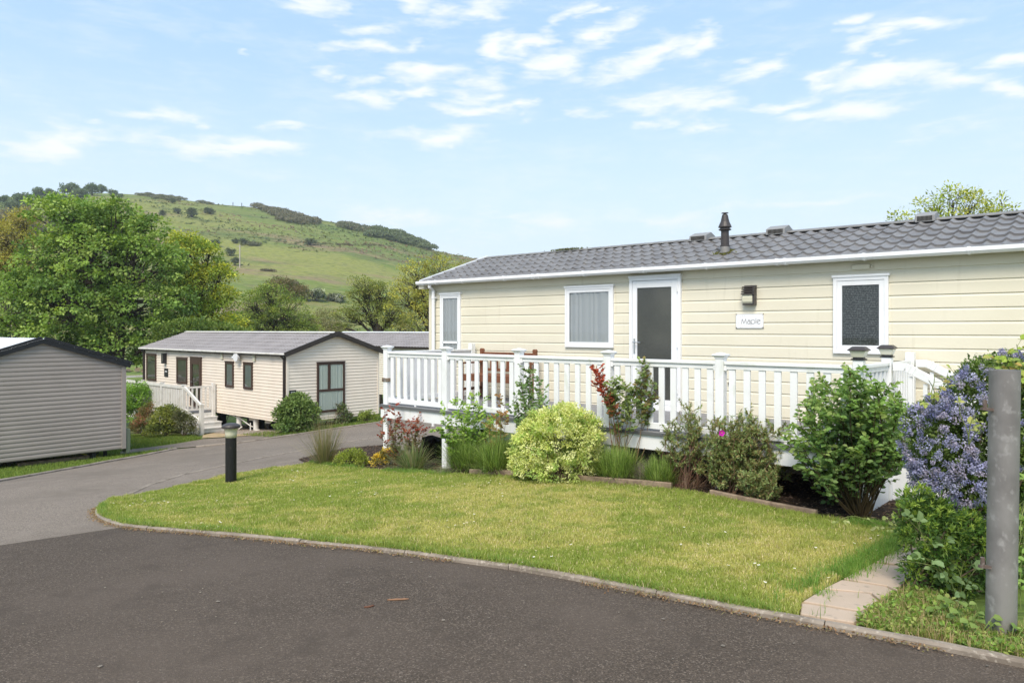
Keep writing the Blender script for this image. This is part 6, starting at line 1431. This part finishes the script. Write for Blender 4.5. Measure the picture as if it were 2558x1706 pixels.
bramble(2420, 1110, [(2400,1010),(2440,1030),(2460,1060),(2380,1045),(2350,1100)][:3], 'yellow green shoots poking through the blue blossom', Y=4.25, dY=-.02, pal=((.34,.34,.12),(.26,.30,.08)), leaf=.04, every=.12)
# weeds at the foot of the hedge and round the post
wp = [gp(*a)[:2] for a in ((2137,1577),(2200,1520),(2262,1490),(2330,1500),(2450,1560),(2558,1590),(2620,1640),(2620,1690),(2558,1668),(2346,1622),(2167,1588))]
tag(sheet('verge_soil', wp, .03, mat('dry_verge_soil', (.20,.14,.085), .95, .1, noise=(5,(.12,.10,.04),.42,.62), noise2=(22,(.34,.27,.15),.55,.72), bump=(30,1,.02)), .15), kind='structure')
mb = MB(); n = 5200; P = scatter(wp, n); ok = fbm(P[:, 0]*4, P[:, 1]*5, 6)+(.55-(P[:, 0]-P[:, 0].min())/(np.ptp(P[:, 0]))*1.0) > -.1; P = P[ok]; n = len(P)
z = G(P[:, 0], P[:, 1])+.03+np.abs(rng.normal(0, .025, n)); leafcloud(mb, np.column_stack([P, z]), rdir(n)+UP*.2, UP+rdir(n)*.6, rng.uniform(.014, .034, n), .7, pick([(.15,.24,.045),(.20,.30,.06),(.11,.18,.035),(.26,.30,.08)], n, .15), .2, 'round')
P = scatter(wp, 5200); n = len(P); blades(mb, np.column_stack([P, G(P[:, 0], P[:, 1])+.03]), rng.uniform(.03, .09, n), .004, .7, pick([(.18,.25,.05),(.42,.33,.16),(.50,.40,.22),(.24,.27,.07)], n, .15))
tag(mb.build('weeds', m_leaf), 'low green weeds and dry grass between the path and the steel post', 'weeds', kind='stuff')
def broad(x, y, n, L_, label, pal=((.13,.21,.045),(.17,.25,.06)), asp=.6):
    b_ = gp(x, y); root = empty('weed', *b_, 0, label, 'weed'); ml, mc = MB(), MB(); 
    for k in range(n):
        a = rng.uniform(0, 6.28); h = rng.uniform(.03, .14); q = b_+np.array([.06*math.cos(a), .05*math.sin(a)-.03, .03+h]); mc.tube([b_, (b_+q)/2+UP*.01, q], .0022, 4, col=(.2,.28,.08), cap=False)
        leafcloud(ml, q[None], np.array([[math.cos(a), math.sin(a)*.6-.3, -.1]]), (UP+np.array([0, -.5, 0]))[None], L_*rng.uniform(.7, 1.1), asp, pick(pal, 1, .1), .2, 'round')
    ml.build('leaves', m_leaf, root, world=True); mc.build('stems', m_twig, root, world=True)
broad(2525, 1625, 5, .08, 'broad leaved weed in front of the foot of the steel post', asp=.85)
for x, y, s_ in ((2440,1605,.045),(2405,1590,.045),(2460,1585,.04),(2380,1560,.05),(2350,1565,.05)): broad(x, y, 9, s_, 'ivy like seedling with pale leaves, %s' % {2440:'closest to the steel post',2405:'second from the steel post',2460:'behind the closest one',2380:'below the dark hedge',2350:'leftmost by the path'}[x], pal=((.15,.21,.055),(.12,.18,.045)), asp=.9)
# longer grass along kerb, path and bed edge
mb = MB()
L_ = resample([q for q in KERB[8:]], .012); L_ = L_[L_[:, 0] < 3.3]; idx_ = rng.integers(0, len(L_), 9000); c_ = np.array(LAWN).mean(0); P = L_[idx_]; d = unit(np.column_stack([c_-P, np.zeros(len(P))]))[:, :2]; P = P+d*np.abs(rng.normal(.05, .035, (len(P), 1)))
P = P[in_poly(P, LAWN)]; cl = fbm(P[:, 0]*9, P[:, 1]*9, 3) > -.15; P = P[cl]
blades(mb, np.column_stack([P, G(P[:, 0], P[:, 1])+.03]), rng.uniform(.05, .09, len(P)), .0042, .7, pick([(.17,.30,.05),(.22,.34,.07),(.30,.36,.10)], len(P), .2))
XA, XB = gp(1130,1193)[0], gp(2110,1311)[0]
for E, n in (([q for q in BED_EDGE if q[0] < XA], 5000), ([q for q in BED_EDGE if q[0] > XB], 2500), (LAWN_R, 4500)):
    L_ = resample(E, .012); P = L_[rng.integers(0, len(L_), n)]; d = unit(np.column_stack([c_-P, np.zeros(len(P))]))[:, :2]; P = P+d*rng.normal(.035, .06, (len(P), 1)); P = P[fbm(P[:, 0]*5, P[:, 1]*5, 8) > -.2]
    blades(mb, np.column_stack([P, G(P[:, 0], P[:, 1])+.03]), rng.uniform(.05, .11, len(P)), .0042, .65, pick([(.13,.27,.04),(.18,.32,.06),(.24,.34,.08)], len(P), .2))
tag(mb.build('edge_grass', m_blade), 'longer bright green grass along the kerb, path and bed edges', 'grass', kind='stuff')
# bark mulch in the bed, fallen petals
mb = MB(); P = scatter(BEDP, 9000, power=1); n = len(P); leafcloud(mb, np.column_stack([P, G(P[:, 0], P[:, 1])+.035+rng.uniform(0, .015, n)]), rdir(n)*np.array([1, 1, .2]), UP+rdir(n)*.5, rng.uniform(.02, .05, n), .45, pick([(.13,.085,.06),(.09,.06,.045),(.20,.14,.10),(.05,.035,.03)], n, .2))
tag(mb.build('bark_mulch', m_petal), 'dark bark mulch scattered over the flower bed soil', 'bark mulch', kind='stuff')
mb = MB()
for x, y in ((1768,1266),(1778,1268),(1819,1276),(1771,1270)):
    q_ = gp(x, y, .05)+np.array([0, 0, .02]); leafcloud(mb, q_[None]+rng.normal(0, .01, (4, 3))*np.array([1, 1, .2]), rdir(4)*np.array([1, 1, .2]), (UP+rdir(4)*.4), .03, .9, np.tile(np.array([[.60,.03,.42]]), (4, 1)), .2, 'round')
tag(mb.build('fallen_petals', m_petal), 'fallen magenta petals on the grass below the bed edging', 'petals', kind='stuff')
# ---------------------------------------------------------------- thin haze over the valley
mb = MB(); mb.box(-740, 740, -60, 850, CZ-14, CZ+100)
m = bpy.data.materials.new('haze_air'); m.use_nodes = True; t = m.node_tree; t.nodes.clear()
o = t.nodes.new('ShaderNodeOutputMaterial'); v = t.nodes.new('ShaderNodeVolumePrincipled'); v.inputs['Color'].default_value = (.86,.92,1,1); v.inputs['Density'].default_value = .0004; v.inputs['Anisotropy'].default_value = .2
t.links.new(v.outputs[0], o.inputs['Volume'])
tag(mb.build('haze', m), kind='stuff')
